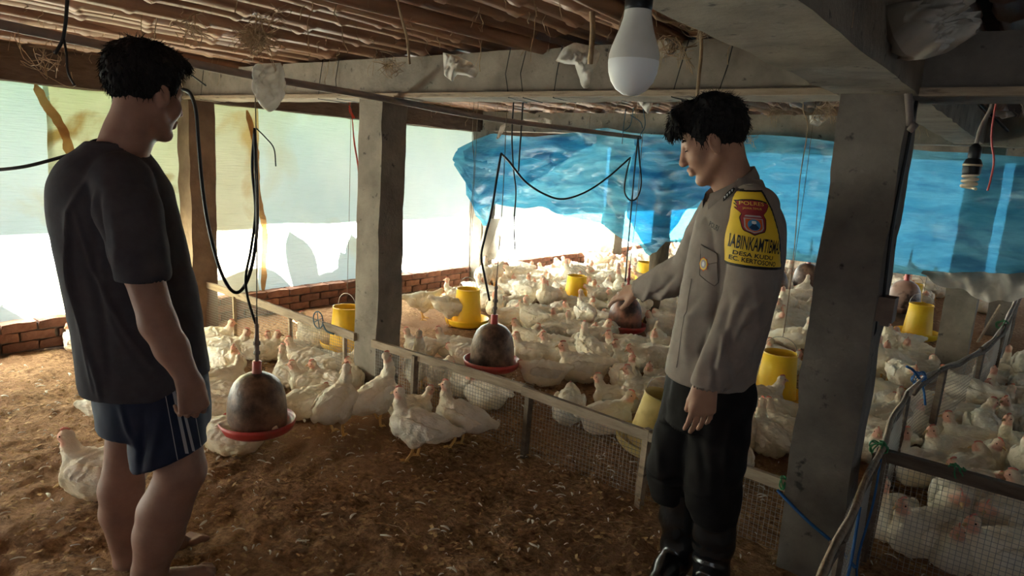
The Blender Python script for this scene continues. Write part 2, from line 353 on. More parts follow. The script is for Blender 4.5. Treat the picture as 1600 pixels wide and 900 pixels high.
# wall sheets
def sheet(name, y0, y1, z0, z1, m, label, x=WX-.05, wr=.012, edge=None, seed=0, skew=0.0, cat='tarp'):
    ny = max(6, int((y1-y0)/.05)); nz = int((z1-z0)/.05); G = []
    for i in range(ny+1):
        row = []
        for j in range(nz+1):
            v = j/nz; u = i/ny; z = z0+(z1-z0)*v; y = y0+(y1-y0)*u+skew*(1-v)*(1 if u < .5 else 1)
            row.append((y, z))
        G.append(row)
    Gp = np.array(G); Pn = np.stack([Gp[..., 0]*0, Gp[..., 0], Gp[..., 1]], -1)
    D = fbm(Pn*[1, 1, 1.6], 2.2, 3, seed)+.6*np.sin(Pn[..., 1]*5+Pn[..., 2]*7+seed)*vnoise(Pn, 1.3, seed+3)
    G3 = np.stack([x+wr*D, Gp[..., 0]+.012*vnoise(Pn, 6, seed+7), Gp[..., 1]], -1)
    mb = MB(); mb.sheet([list(r) for r in G3]); return single(name, mb, MT[m], label, cat, True)
sheet('wall_tarp', -2.8, 1.78, .17, 1.80, 'tarpwhite', 'white woven plastic sheet on the wall left of the man', seed=1)
sheet('wall_tarp', 1.75, 2.66, .17, 1.80, 'tarpyellow', 'yellowed plastic sheet behind the man in the dark shirt', x=WX-.035, seed=2, skew=.0)
sheet('wall_tarp', 2.66, 3.30, .17, 1.80, 'tarpcream', 'cream stained plastic sheet behind the looped black hose', x=WX-.035, seed=3)
sheet('wall_tarp', 3.30, 4.95, .15, 1.80, 'tarpwhite', 'white plastic sheet with leaf shadows left of the middle pillar', seed=4)
sheet('wall_tarp', 4.95, 6.05, .13, 1.80, 'tarpwhite2', 'clean white plastic sheet right of the middle pillar', x=WX-.055, seed=5)
sheet('wall_tarp', 6.1, 9.1, .13, 1.80, 'tarpwhite2', 'bright white plastic sheet seen under the blue tarp', seed=6)
sheet('wall_tarp', 9.2, 12.9, .13, 1.80, 'tarpwhite2', 'far white plastic sheet beyond the last wall pillar', seed=7)
# brown seams and rust stained patches on the sheets
def strip(ptsyz, wid, m, label, x=WX-.022, name='sheet_patch'):
    S = spline([(x, a, b) for a, b in ptsyz], 24); G = []
    for i, p in enumerate(S):
        e = min(1, i/5, (len(S)-1-i)/5)*.7+.3; wl, wr_ = [wid*.5*e*(1+.45*fbm(p[None], 9, 3, 40+k)[0]) for k in (0, 9)]; G.append([p+np.array([.002, -wl, 0]), p+np.array([.006, 0, 0]), p+np.array([.002, wr_, .0])])
    mb = MB(); mb.sheet(G); return single(name, mb, MT[m], label, 'patch', True)
def yz(px, py): q = plX(px, py, WX-.03); return (q[1], q[2])
strip([yz(55, 132), yz(75, 170), yz(100, 205), yz(104, 240)], .07, 'tarprust', 'brown seam between the white and yellowed sheets')
strip([yz(385, 172), yz(398, 230), yz(402, 300), yz(412, 360), yz(410, 460)], .055, 'tarprust', 'rusty brown seam beside the looped hose')
for a, b, wd, lab in [((306, 285), (322, 262), .09, 'upper rust brown patch on the cream sheet'), ((306, 318), (318, 345), .10, 'middle rust brown patch on the cream sheet'), ((304, 370), (316, 395), .10, 'lower rust brown patch on the cream sheet')]:
    strip([yz(*a), yz((a[0]+b[0])/2, (a[1]+b[1])/2), yz(*b)], wd, 'tarprust', lab)
# far end sheet and far right sheet that light the far bay
def sheetY(name, x0, x1, z0, z1, Y, m, label, seed):
    nx = int((x1-x0)/.12); nz = 14; G = []
    for i in range(nx+1):
        G.append([(x0+(x1-x0)*i/nx, Y+.02*math.sin(i*.8+j*.5+seed), z0+(z1-z0)*j/nz) for j in range(nz+1)])
    mb = MB(); mb.sheet(G); return single(name, mb, MT[m], label, 'tarp', True)
sheet('wall_tarp', 6.2, 12.9, .0, 2.1, 'tarpwhite2', 'white plastic sheet on the far right side behind the blue tarp', x=4.95, seed=9)
sheetY('end_wall_tarp', -5.2, 4.9, -.02, 2.1, 13.0, 'tarpwhite2', 'pale sheet closing the far end of the shed', 1)

# ------------------------------------------------------------------ blue tarp
BY = 5.78
topl = [(714, 232), (738, 218), (765, 208), (800, 213), (850, 214), (890, 212), (912, 203), (940, 199), (975, 207), (1030, 211), (1100, 213), (1180, 210), (1240, 214), (1300, 222), (1400, 232), (1440, 236), (1500, 238), (1600, 246), (1760, 262), (2000, 285)]
botl = [(718, 262), (742, 335), (760, 358), (778, 318), (800, 322), (830, 326), (850, 322), (880, 340), (905, 342), (945, 350), (985, 378), (1010, 384), (1025, 402), (1050, 378), (1100, 382), (1160, 392), (1225, 404), (1300, 414), (1420, 430), (1480, 436), (1600, 434), (1760, 440), (2000, 455)]
def edge_at(poly, px):
    for (a, b), (c, d) in zip(poly, poly[1:]):
        if a <= px <= c: return b+(d-b)*(px-a)/(c-a)
    return poly[0][1] if px < poly[0][0] else poly[-1][1]
def tarp_grid(tp, bp, pxs, nz, Y0, amp, seed, drape=.0):
    G = []
    for px in pxs:
        a = plY(px, edge_at(tp, px), Y0); b = plY(px, edge_at(bp, px), Y0); x = (a[0]+b[0])/2
        G.append([(x, Y0, b[2]+(a[2]-b[2])*j/nz) for j in range(nz+1)])
    G = np.array(G); n = fbm(G*[1.0, 1, 2.2], 1.6, 4, seed); fold = np.sin(G[..., 2]*16+G[..., 0]*5+3*vnoise(G, 1.0, seed+5))*.5+np.sin(G[..., 2]*31-G[..., 0]*7+4*vnoise(G, 1.4, seed+9))*.22
    v = np.linspace(0, 1, nz+1)[None, :]; rd = 1-np.abs(vnoise(np.stack([G[..., 0]*.9+G[..., 2]*.9, 0*G[..., 0], G[..., 2]*2.2-G[..., 0]*.5], -1), 3.2, seed+2)); rd2 = 1-np.abs(vnoise(np.stack([G[..., 0]*.6-G[..., 2]*.8, 0*G[..., 0], G[..., 2]*3.5], -1), 4.1, seed+12)); G[..., 1] += amp*(n+.7*fold+1.3*rd**5+1.0*rd2**6)*np.minimum(1, 6*(1-v)+.15)-drape*(1-v)*.5
    return G
pxs = np.concatenate([np.arange(714, 1300, 6.0), np.arange(1300, 2001, 14.0)])
G = tarp_grid(topl, botl, pxs, 34, BY, .050, 11, .10)
mb = MB(); mb.sheet([list(r) for r in G]); single('blue_tarp', mb, MT['blue'], 'long wrinkled blue plastic tarp hung across the shed behind the officer', 'tarp', True)
# gathered second layers hanging over the first
def overlay(tp, bp, x0, x1, Y, label, seed, step=6.0, m='blue', amp=.035):
    G = tarp_grid(tp, bp, np.arange(x0, x1+.1, step), 24, Y, amp, seed); mb = MB(); mb.sheet([list(r) for r in G]); return single('blue_tarp', mb, MT[m], label, 'tarp', True)
overlay([(722, 236), (765, 210), (830, 214), (905, 206), (935, 205)], [(722, 270), (745, 330), (765, 322), (800, 300), (860, 268), (905, 235), (935, 222)], 722, 935, BY-.05, 'gathered fold of blue tarp at its tied left end', 21)
overlay([(985, 214), (1030, 214), (1090, 222), (1150, 240)], [(985, 340), (1018, 392), (1030, 399), (1045, 380), (1075, 330), (1120, 300), (1150, 290)], 985, 1150, BY-.06, 'crumpled blue tarp fold drooping before the log post', 23)
# sack cloth below the blue tarp at right
G = []
for px in np.arange(1440, 1800, 7.0):
    tpy = 424+.02*(px-1440); bpy_ = [(1440, 432), (1475, 446), (1510, 458), (1545, 472), (1580, 470), (1610, 464), (1800, 470)]
    a = plY(px, tpy, 5.7); b = plY(px, edge_at(bpy_, px), 5.62); G.append([tuple(b+(a-b)*j/10+np.array([0, .05*math.sin(px*.08+j*.5)+.03*math.sin(px*.21), .012*math.sin(px*.11)*(1-j/10)])) for j in range(11)])
mb = MB(); mb.sheet(G); single('sack_cloth', mb, MT['sack'], 'dirty pale sack cloth sagging below the blue tarp', 'cloth', True)
# torn rags at the wall pillars
for (a, b, lab) in [([(752, 345), (782, 340), (780, 395), (752, 420)], -5.0, 'pale torn rag hanging at the blue tarp corner'), ([(930, 372), (948, 366), (944, 398), (926, 402)], -5.0, 'brown torn rag by the far wall pillar')]:
    P4 = [plX(p[0], p[1], b) for p in a]; G = []
    for i in range(9):
        u = i/8; G.append([tuple((P4[0]*(1-u)+P4[1]*u)*(1-v/8)+(P4[3]*(1-u)+P4[2]*u)*(v/8)+np.array([.03*math.sin(u*9+v), 0, .012*math.sin(u*17)*v/8])) for v in range(9)])
    mb = MB(); mb.sheet(G); single('torn_rag', mb, MT['sack'], lab, 'rag', True)
# ================================================================== fences
def wire_panel(a, b, h0, h1, cell, lean=0.0, wob=.006, seed=0, r=.0011, hb=None):
    """square wire netting between ground points a and b"""
    a = np.array([a[0], a[1], 0.]); b = np.array([b[0], b[1], 0.]); L = np.linalg.norm(b-a); t = (b-a)/L; n = np.array([t[1], -t[0], 0]); mb = MB()
    nv = int(L/cell); hb = h1 if hb is None else hb
    def pt(s, z):
        q = a+t*s+np.array([0, 0, z]); return q+n*(wob*vnoise(q[None]*[1, 1, 1], 3.0, seed)[0]*2)
    for i in range(nv+1):
        s = min(i*cell, L); top = h1+(hb-h1)*s/L; zs = np.linspace(h0, top, 4); mb.tube([pt(s, z) for z in zs], r, 3, False)
    ns = max(2, int(L/.15))
    for j in range(int((max(h1, hb)-h0)/cell)+1):
        z = h0+j*cell; mb.tube([pt(L*k/ns, min(z, h1+(hb-h1)*k/ns)) for k in range(ns+1)], r, 3, False)
    return mb
def post_bar(a, b, wx, wz): m = MB(); m.bar(a, b, wx, wz, up=(0.3, 1, 0)); return m
FY = 2.66
lf = thing('wire_fence', 'low wire mesh fence with grey wooden rail left of the middle pillar', 'fence', (-4.2, FY, 0))
part('rail', MB().bar((-5.2, FY+.06, .350), (-3.2, FY-.01, .328), .022, .05), MT['wood'], lf)
for x in (-4.62, -3.92, -3.34): part('post', post_bar((x, FY+.03, -.03), (x-.01, FY+.03, .33), .03, .022), MT['wood'], lf)
part('wire_netting', wire_panel((-5.15, FY+.05), (-3.22, FY+.02), .0, .33, .019, seed=2), MT['wire'], lf, kind='stuff')
mf = thing('wire_fence', 'low wire mesh fence crossing from the middle pillar past the officer', 'fence', (-1.9, FY, 0))
part('rail', MB().bar((-3.03, FY-.02, .328), (-1.84, FY-.03, .345), .022, .045), MT['wood'], mf)
part('rail', MB().bar((-1.88, FY-.055, .345), (-.61, FY-.03, .285), .022, .045), MT['wood'], mf)
for x, m in ((-2.66, 'wood_dark'), (-1.86, 'wood_dark'), (-1.215, 'wood')): part('post', post_bar((x, FY-.03, -.04), (x+.01, FY-.035, .34), .032, .03), MT[m], mf)
part('wire_netting', wire_panel((-3.02, FY+.005), (-.62, FY-.01), .0, .335, .019, seed=4, hb=.285), MT['wire'], mf, kind='stuff')
# coil of blue cord and knots
def knot(c, r, m, label, n=5, seed=0, name='cord_knot'):
    rg = random.Random(seed); mb = MB()
    for k in range(n):
        a0 = rg.uniform(0, 6.28); pl = np.array([rg.uniform(-1, 1), rg.uniform(-1, 1), rg.uniform(-.4, .4)]); pl /= np.linalg.norm(pl); u = np.cross(pl, [0, 0, 1.]); u /= np.linalg.norm(u)+1e-9; w_ = np.cross(u, pl)
        pts = [np.asarray(c)+r*(math.cos(a0+t*.6)*u+math.sin(a0+t*.6)*w_)*(1+.25*math.sin(t*1.7)) for t in range(10)]
        mb.tube(spline(pts, 3), .0028, 5)
    return single(name, mb, MT[m], label, 'cord', True)
cc = plY(497, 500, FY-.03); mb = MB()
mb.tube(spline([cc+.055*np.array([math.cos(t)*.9, 0, math.sin(t)*1.0]) for t in np.linspace(0, 6.2, 12)], 4), .004, 6)
for a in (0.4, 1.8, 3.6, 5.0): mb.tube([cc, cc+.055*np.array([math.cos(a)*.9, .004, math.sin(a)])], .003, 5)
mb.tube(spline([cc+np.array([.05, 0, -.02]), cc+np.array([.1, -.01, -.05]), cc+np.array([.16, 0, -.06])], 5), .006, 6)
MT['slateblue'] = mat('slate_blue_cord', (.05, .10, .14), rough=.6)
single('cord_coil', mb, MT['slateblue'], 'small coil of blue cord tied to the left fence rail', 'cord', True)
knot((-1.86, FY-.03, .345), .024, 'straw', 'straw twine knot where the two fence rails meet', seed=3)
knot((-.63, FY-.03, .29), .022, 'greencord', 'green cord tie at the fence end by the big pillar', seed=4)

# right-hand fence along the aisle and the pen partition
RF = [(-.30, 1.55, .44), (-.305, 1.9, .45), (-.325, 2.35, .455), (-.345, 2.83, .455), (-.375, 3.3, .455), (-.385, 3.75, .45)]
rf = thing('wire_fence', 'near leaning wire fence tied with blue cord right of the big pillar', 'fence', (-.33, 2.4, 0))
S = spline(RF, 5)
for k, dz in enumerate((0, -.022)):
    mb = MB(); mb.tube([q+np.array([.004*math.sin(i*.9+k), 0, dz+.003*math.sin(i*1.3+k*2)]) for i, q in enumerate(S)], [.012+.001*math.sin(i*2.1) for i in range(len(S))], 7); part('split_rail', mb, MT['wood_dark' if k else 'wood'], rf, True)
def netpath(path, h0, cell, seed, wob=.008):
    mb = MB(); P_ = [np.asarray(p, float) for p in path]; dd = [0]
    for a, b in zip(P_, P_[1:]): dd.append(dd[-1]+np.linalg.norm((b-a)[:2]))
    def pt(s, v):
        i = max(k for k in range(len(dd)) if dd[k] <= s+1e-9); i = min(i, len(P_)-2); u = (s-dd[i])/(dd[i+1]-dd[i]); q = P_[i]*(1-u)+P_[i+1]*u
        r_ = np.array([q[0], q[1], h0+(q[2]-h0)*v]); r_[0] += wob*2*vnoise(r_[None], 4, seed)[0]; return r_
    L = dd[-1]
    for k in range(int(L/cell)+1): mb.tube([pt(min(k*cell, L), v) for v in (0, .33, .66, 1)], .0011, 3, False)
    hm = P_[0][2]-h0
    for j in range(int(hm/cell)+1): mb.tube([pt(L*i/(len(P_)*2), min(1, j*cell/hm)) for i in range(len(P_)*2+1)], .0011, 3, False)
    return mb
part('wire_netting', netpath(S, -.01, .02, 5), MT['wire'], rf, kind='stuff')
for y, x in ((2.0, -.31), (2.80, -.345), (3.7, -.385)): part('post', post_bar((x, y, -.04), (x, y, .45), .032, .032), MT['wood_dark'], rf)
mb = MB(); mb.tube(spline([(-.62, 2.53, .30), (-.5, 2.50, .24), (-.39, 2.47, .20), (-.31, 2.42, .17)], 6), .006, 6); part('blue_cord', mb, MT['bluecord'], rf, True)
mb = MB(); mb.tube(spline([(-.31, 2.3, .44), (-.30, 2.22, .25), (-.315, 2.2, .1), (-.30, 2.18, .0)], 6), .005, 6); part('blue_cord', mb, MT['bluecord'], rf, True); mb = MB(); mb.tube(spline([(-.33, 2.75, .45), (-.32, 2.66, .3), (-.33, 2.6, .12), (-.31, 2.55, .02)], 6), .004, 6); part('blue_cord', mb, MT['bluecord'], rf, True)
rf2 = thing('wire_fence', 'farther wire fence with whitish rail curving back beside the flock', 'fence', (-.25, 5, 0))
RF2 = [(-.385, 3.72, .45), (-.36, 4.15, .45), (-.29, 4.55, .45), (-.22, 4.9, .45), (-.15, 5.5, .45), (-.11, 6.2, .45), (-.09, 7.2, .47), (-.07, 8.0, .48)]
S2 = spline(RF2, 5); MT['whitewood'] = mat('whitewashed_wood', (.42, .38, .33), (.58, .54, .48), 8, rough=.8, stretch=(1, 4, 4))
mb = MB(); mb.tube(S2, [.013+.003*math.sin(i*1.4) for i in range(len(S2))], 7); part('rail', mb, MT['whitewood'], rf2, True)
mb = MB(); mb.tube([q+np.array([.03, 0, .012+.01*math.sin(i)]) for i, q in enumerate(S2)], .010, 6); part('split_rail', mb, MT['wood_dark'], rf2, True)
part('wire_netting', netpath(S2, -.01, .022, 6), MT['wire'], rf2, kind='stuff')
for y, x in ((4.4, -.31), (5.2, -.18), (6.3, -.11), (7.6, -.08)): part('post', post_bar((x, y, -.04), (x+.01, y, .47), .03, .03), MT['wood_dark'], rf2)
knot(gnd(1437, 592, .46), .035, 'bluecord', 'blue cord knot where the right fence rails meet', n=7, seed=8)
mb = MB(); q = gnd(1437, 592, .46); mb.tube(spline([q, q+np.array([-.03, -.05, .05]), q+np.array([-.06, -.08, .07])], 5), .007, 6); mb.tube(spline([q, q+np.array([.03, -.03, -.05]), q+np.array([.05, -.05, -.12])], 5), .006, 6)
single('cord_end', mb, MT['bluecord'], 'loose blue cord ends at the right fence joint', 'cord', True)
knot(gnd(1566, 508, .46), .035, 'greencord', 'green cord tie on the far right fence', n=5, seed=9)
knot(gnd(1372, 702, .455), .030, 'greencord', 'green cord tie at the corner of the right pen', n=6, seed=10)
PYY = 2.86
pf = thing('pen_partition', 'dark railed wire partition in front of the crowded right pen', 'fence', (.2, PYY, 0))
part('rail', MB().bar((-.36, PYY, .43), (1.25, PYY-.03, .44), .03, .045), MT['wood_dark'], pf)
part('post', post_bar((-.345, PYY+.0, -.04), (-.335, PYY, .43), .035, .035), MT['wood_dark'], pf)
part('wire_netting', wire_panel((-.34, PYY-.01), (1.2, PYY-.03), .0, .43, .019, seed=12, r=.0010), MT['wire'], pf, kind='stuff')
knot((-.10, PYY, .44), .026, 'greencord', 'green cord wound round the right pen rail', n=6, seed=13)
mb = MB(); mb.bar(gnd(1515, 560)+np.array([0, .8, 0]), gnd(1515, 560)+np.array([.12, .95, .38]), .018, .018); single('leaning_stick', mb, MT['wood'], 'pale stick leaning by the far right fence', 'stick')

# ================================================================== feeders and drinkers
def rotm(ax, a):
    c, s = math.cos(a), math.sin(a); return {'x': np.array([[1, 0, 0], [0, c, -s], [0, s, c]]), 'y': np.array([[c, 0, s], [0, 1, 0], [-s, 0, c]]), 'z': np.array([[c, -s, 0], [s, c, 0], [0, 0, 1]])}[ax]
def feeder(pos, label, s=1.0, m='yellow', tilt=None, cord_top=BB+.2, text=False, pan=True, handle=True, cord=True):
    t = thing('poultry_feeder', label, 'feeder', pos, 'hanging feeders'); p = np.asarray(pos, float); Rm = tilt if tilt is not None else np.eye(3)
    hp = [(.125, .045), (.122, .06), (.118, .10), (.113, .16), (.105, .24), (.100, .305), (.103, .312), (.103, .322), (.098, .322), (.096, .300), (.101, .22), (.112, .10), (.114, .05), (.125, .045)]
    part('hopper', MB().lathe([(r*s, z*s) for r, z in hp], 40, p, Rm), MT[m], t, True)
    hf = [(0.001, .215), (.09, .215), (.1005, .20)]
    part('feed', MB().lathe([(r*s, z*s) for r, z in hf], 24, p, Rm), MT['chip'], t, True)
    if pan:
        pp = [(.001, .012), (.10, .012), (.150, .018), (.176, .040), (.186, .066), (.192, .070), (.190, .058), (.182, .030), (.158, .006), (.10, .0), (.001, .0)]
        part('pan', MB().lathe([(r*s, z*s) for r, z in pp], 44, p, Rm), MT[m], t, True)
    if handle:
        a = [p+Rm@(s*np.array([.100*math.cos(q), 0, .31+.11*math.sin(q)**.8])) for q in np.linspace(0, math.pi, 13)]
        part('wire_handle', MB().tube(a, .0022, 6), MT['wire'], t, True)
    if cord:
        b = p+Rm@(s*np.array([0, 0, .42])); part('hanging_cord', MB().tube(spline([b, b+np.array([.006, 0, (cord_top-b[2])*.5]), np.array([b[0], b[1], cord_top])], 5), .0019, 5), MT['cord'], t, True)
    if text:
        for k, (txt, zz, sz) in enumerate((("FEED  25", .145, .026), ("POULTRY", .115, .02))): pass
        for k in range(9):
            if k in (3, 6): continue
            an = math.radians(-142+k*9.5); c_ = p+np.array([.1165*math.cos(an), .1165*math.sin(an), .135]); tn = np.array([-math.sin(an), math.cos(an), 0]); m_ = MB(); m_.bar(c_-tn*.007, c_+tn*.007, .003, .016); part('printed_mark', m_, MT['print'], t)
    return t
def ground_feeder(px, py, label, z=0.0, **k): q = gnd(px, py, z); return feeder(q, label, **k)
feeder(gnd(541, 545), 'yellow feeder with printed band hanging behind the left fence', text=True)
feeder(gnd(729, 508), 'tall yellow feeder hanging before the wall pillar', s=1.02)
feeder(gnd(898, 478), 'yellow feeder deep in the flock below the torn tarp', s=1.0)
feeder(gnd(1006, 452), 'yellow feeder half hidden behind the officer\'s pointing arm', s=1.05)
feeder(gnd(1209, 628), 'yellow feeder hanging between the officer and the big pillar', s=1.05)
feeder(gnd(1012, 702), 'pale yellow feeder leaning behind the officer\'s legs', m='paleyellow', s=.98, tilt=rotm('y', .16)@rotm('x', -.05), cord=False)
feeder(gnd(1431, 528), 'clean yellow feeder with broad pan right of the big pillar', s=1.05)
feeder(gnd(1470, 462)+np.array([0, 0, .11]), 'yellow feeder tipped on its side beyond the brown drinker', s=1.0, tilt=rotm('z', .3)@rotm('y', 1.25), cord=False)
feeder(gnd(1412, 488)+np.array([0, .5, 0]), 'yellow feeder hidden behind the brown drinker', s=.9)

def drinker(pos, label, s=1.0, m='bell', rim='redplastic', valve=True, tilt=None, cord_top=BB, pos_z=None, neck=True):
    p = np.asarray(pos, float); t = thing('bell_drinker', label, 'drinker', (p[0], p[1], p[2]), 'bell drinkers'); Rm = tilt if tilt is not None else np.eye(3)
    bp = [(.150, .02), (.151, .06), (.150, .10), (.147, .14), (.141, .18), (.131, .215), (.114, .25), (.090, .276), (.060, .293), (.036, .300), (.026, .302)]
    part('bell', MB().lathe([(r*s, z*s) for r, z in bp], 48, p, Rm), MT[m], t, True)
    rp = [(.13, .012), (.155, .010), (.176, .018), (.187, .036), (.190, .052), (.194, .052), (.193, .030), (.184, .006), (.165, -.008), (.12, -.010), (.12, .0), (.13, .012)]
    part('tray', MB().lathe([(r*s, z*s) for r, z in rp], 48, p, Rm), MT[rim], t, True)
    if neck:
        part('neck', MB().lathe([(r*s, z*s) for r, z in [(.026, .29), (.024, .305), (.023, .36), (.021, .365), (.001, .366)]], 18, p, Rm), MT['redplastic'], t, True)
        v = [(.010, .36), (.011, .40), (.017, .402), (.017, .416), (.012, .42), (.012, .45), (.018, .452), (.018, .468), (.013, .472), (.009, .54), (.012, .545), (.012, .56), (.007, .565), (.006, .60), (.001, .602)]
        part('valve', MB().lathe([(r*s, z*s) for r, z in v], 14, p, Rm), MT['pipe' if m == 'bell' else 'redplastic'], t, True)
        part('hanging_cord', MB().tube(spline([p+np.array([0, 0, .60*s]), p+np.array([.01, 0, (cord_top-.6*s-p[2])*.5+.6*s]), np.array([p[0], p[1], cord_top])], 4), .0028, 5), MT['cord'], t, True)
    return t
DX = -2.82; MT['bellrust'] = mat('rusty_bell', (.16, .05, .028), (.30, .12, .07), 9, rough=.45, c3=(.04, .02, .015), sc3=6, f3=(.46, .62), bump=.7, bsc=45, spec=.4, bdist=.006)
def drink_at(px, py, z): return gnd(px, py, z)
D1 = gnd(402, 668, .10); D2 = gnd(768, 572, .09); D3 = gnd(975, 514, .08)
drinker(D1, 'big brown bell drinker with red tray beside the man in shorts', s=.92)
drinker(D2, 'dark bell drinker with red valve behind the middle fence', s=.97)
drinker(D3, 'rusty bell drinker below the officer\'s pointing hand', s=.95, m='bellrust')
drinker(gnd(1409, 485, .05), 'tan bell drinker with a dark streak right of the pillar', s=1.15, m='bellpink', rim='bellpink', cord_top=BB)
drinker(gnd(1258, 452, .08), 'grey brown bell drinker far behind left of the pillar', s=1.1)
drinker(gnd(1206, 462, .05), 'dark bell drinker mostly hidden by the officer\'s shoulder', s=1.1)

# ================================================================== pipe, hoses, cables
mb = MB(); pp = [plX(px, py, DX) for px, py in [(-260, -22), (0, 38), (290, 97), (400, 119), (600, 154), (780, 187), (1000, 215)]]
mb.tube(spline(pp, 8), .017, 10); single('water_pipe', mb, MT['pipe'], 'long thin grey water pipe slung under the ceiling poles', 'pipe', True)
def hose(pts, r, m, label, name='hose', cat='hose', n=8, sides=8, up=False):
    mb = MB(); pts = ([np.array([pts[0][0], pts[0][1], 1.985])]+list(pts)) if up else pts; mb.tube(spline(pts, n), r, sides); return single(name, mb, MT[m], label, cat, True)
DD = float(np.dot(D1-CAMP, FH))
hp_ = lambda L, D: [at(x, y, D) for x, y in L]
hose([at(285, 139, DD), at(297, 146, DD), at(306, 172, DD), at(310, 220, DD), at(316, 290, DD), at(325, 350, DD), at(340, 410, DD-.02), at(355, 445, DD-.02), at(368, 457, DD-.02), at(380, 450, DD), at(391, 425, DD), at(399, 385, DD+.01), at(402, 340, DD+.01), at(400, 260, DD), at(398, 205, DD)], .0085, 'black', 'thick black hose hanging in a long loop beside the man', n=10)
hose([at(398, 200, DD), at(394, 260, DD+.02), at(399, 330, DD+.02), at(392, 390, DD), at(384, 430, DD-.01), at(386, 460, DD), at(394, 490, DD), at(401, 510, DD)], .0065, 'black', 'thinner black hose dropping to the near drinker valve', n=8)
hose([at(-40, 266, DD-.2), at(0, 265, DD-.2), at(40, 260, DD-.2), at(80, 250, DD-.18), at(120, 238, DD-.15), at(180, 215, DD), at(285, 139, DD)], .0075, 'black', 'black hose entering at the left edge behind the man', n=8)
hose([at(400, 200, DD), at(415, 215, DD), at(428, 232, DD), at(431, 260, DD)], .003, 'black', 'short black cable tail by the hose knot', n=5)
D2d = float(np.dot(D2-CAMP, FH)); D3d = float(np.dot(D3-CAMP, FH))
hose([at(765, 470, D2d), at(757, 430, D2d), at(752, 400, D2d), at(758, 370, D2d), at(768, 330, D2d), at(776, 280, D2d), at(783, 240, D2d)], .0075, 'black', 'black hose curving down to the middle drinker', n=8)
hose([at(783, 240, D2d), at(795, 252, D2d+.1), at(820, 283, D2d+.3), at(850, 303, D2d+.5), at(880, 311, D2d+.7), at(915, 300, D3d-.4), at(950, 277, D3d-.2), at(985, 246, D3d)], .0075, 'black', 'black hose sagging between two drinkers before the blue tarp', n=8)
hose([at(985, 246, D3d), at(978, 275, D3d), at(976, 300, D3d), at(985, 313, D3d), at(996, 308, D3d), at(1002, 285, D3d), at(999, 250, D3d), at(997, 215, D3d)], .0065, 'black', 'black hose loop tied above the far drinker', n=8)
hose([at(997, 215, D3d), at(992, 260, D3d), at(986, 330, D3d), at(980, 400, D3d), at(977, 440, D3d)], .0065, 'black', 'straight black hose down to the far drinker', n=8)
hose([at(800, 205, D2d+.6), at(802, 260, D2d+.6), at(806, 300, D2d+.6), at(803, 350, D2d+.6), at(805, 392, D2d+.6)], .0055, 'black', 'loose black cable hanging free before the torn tarp', n=8, up=True)
hose([at(814, 208, D2d+.8), at(812, 235, D2d+.8), at(810, 268, D2d+.8)], .006, 'black', 'short stiff dark cord hanging beside the loose cable', n=6, up=True)
hose([at(738, 215, D2d+.6), at(741, 260, D2d+.6), at(735, 350, D2d+.6), at(733, 420, D2d+.6)], .0025, 'cord', 'thin pale cord hanging along the wall pillar', name='string', cat='cord', n=5, sides=5, up=True)
hose([at(1255, 170, 4.0), at(1262, 200, 4.0), at(1250, 280, 4.0), at(1242, 380, 4.0), at(1233, 460, 4.0), at(1225, 520, 4.0)], .003, 'straw', 'thin twine hanging right of the officer', name='string', cat='cord', n=5, sides=5, up=True)
hose([at(105, 0, 2.3), at(103, 30, 2.3), at(98, 62, 2.3), at(86, 84, 2.3)], .006, 'black', 'frayed black strap hanging at the top left', name='strap', cat='strap', n=5)
hose([at(100, 62, 2.3), at(104, 85, 2.3), at(106, 112, 2.3), at(117, 134, 2.3)], .004, 'black', 'black cord end dangling at the top left', name='strap', cat='strap', n=5)
hose([at(284, 105, 2.6), at(300, 118, 2.6), at(322, 134, 2.6)], .003, 'black', 'thin dark wire beside the man\'s face', name='wire', cat='wire', n=4)
for k, L in enumerate([[(978, 170), (974, 200), (972, 225)], [(990, 168), (985, 195), (975, 205)], [(1005, 170), (1008, 195), (1000, 212)], [(985, 180), (1000, 190), (1004, 200)]]):
    hose([at(x, y, D3d-.1) for x, y in L], .004, 'slateblue', ['leftmost blue cord tangle above the far drinker', 'crossing blue cord above the far drinker', 'rightmost blue cord above the far drinker', 'short blue cord loop above the far drinker'][k], name='tangled_string', cat='string', n=5, sides=5)
# red ribbon
r0 = plX(546, 160, -4.4); mb = MB()
for a, b, wd in [((548, 170), (560, 270), .016), ((545, 165), (552, 185), .03)]:
    A_ = plX(*a, -4.4); B2 = plX(*b, -4.4); G = [[A_*(1-t)+B2*t+np.array([.006*math.sin(t*9), -wd*(.5 if t > .2 else .2), 0]), A_*(1-t)+B2*t+np.array([.006*math.cos(t*7), wd*(.5 if t > .2 else .2), 0])] for t in np.linspace(0, 1, 10)]; mb.sheet(G)
q_ = plX(547, 165, -4.4); mb.tube([q_, (q_[0], q_[1], 1.98)], .0015, 5); single('red_ribbon', mb, MT['redcord'], 'red plastic ribbon hanging in front of the white sheet', 'ribbon', True)

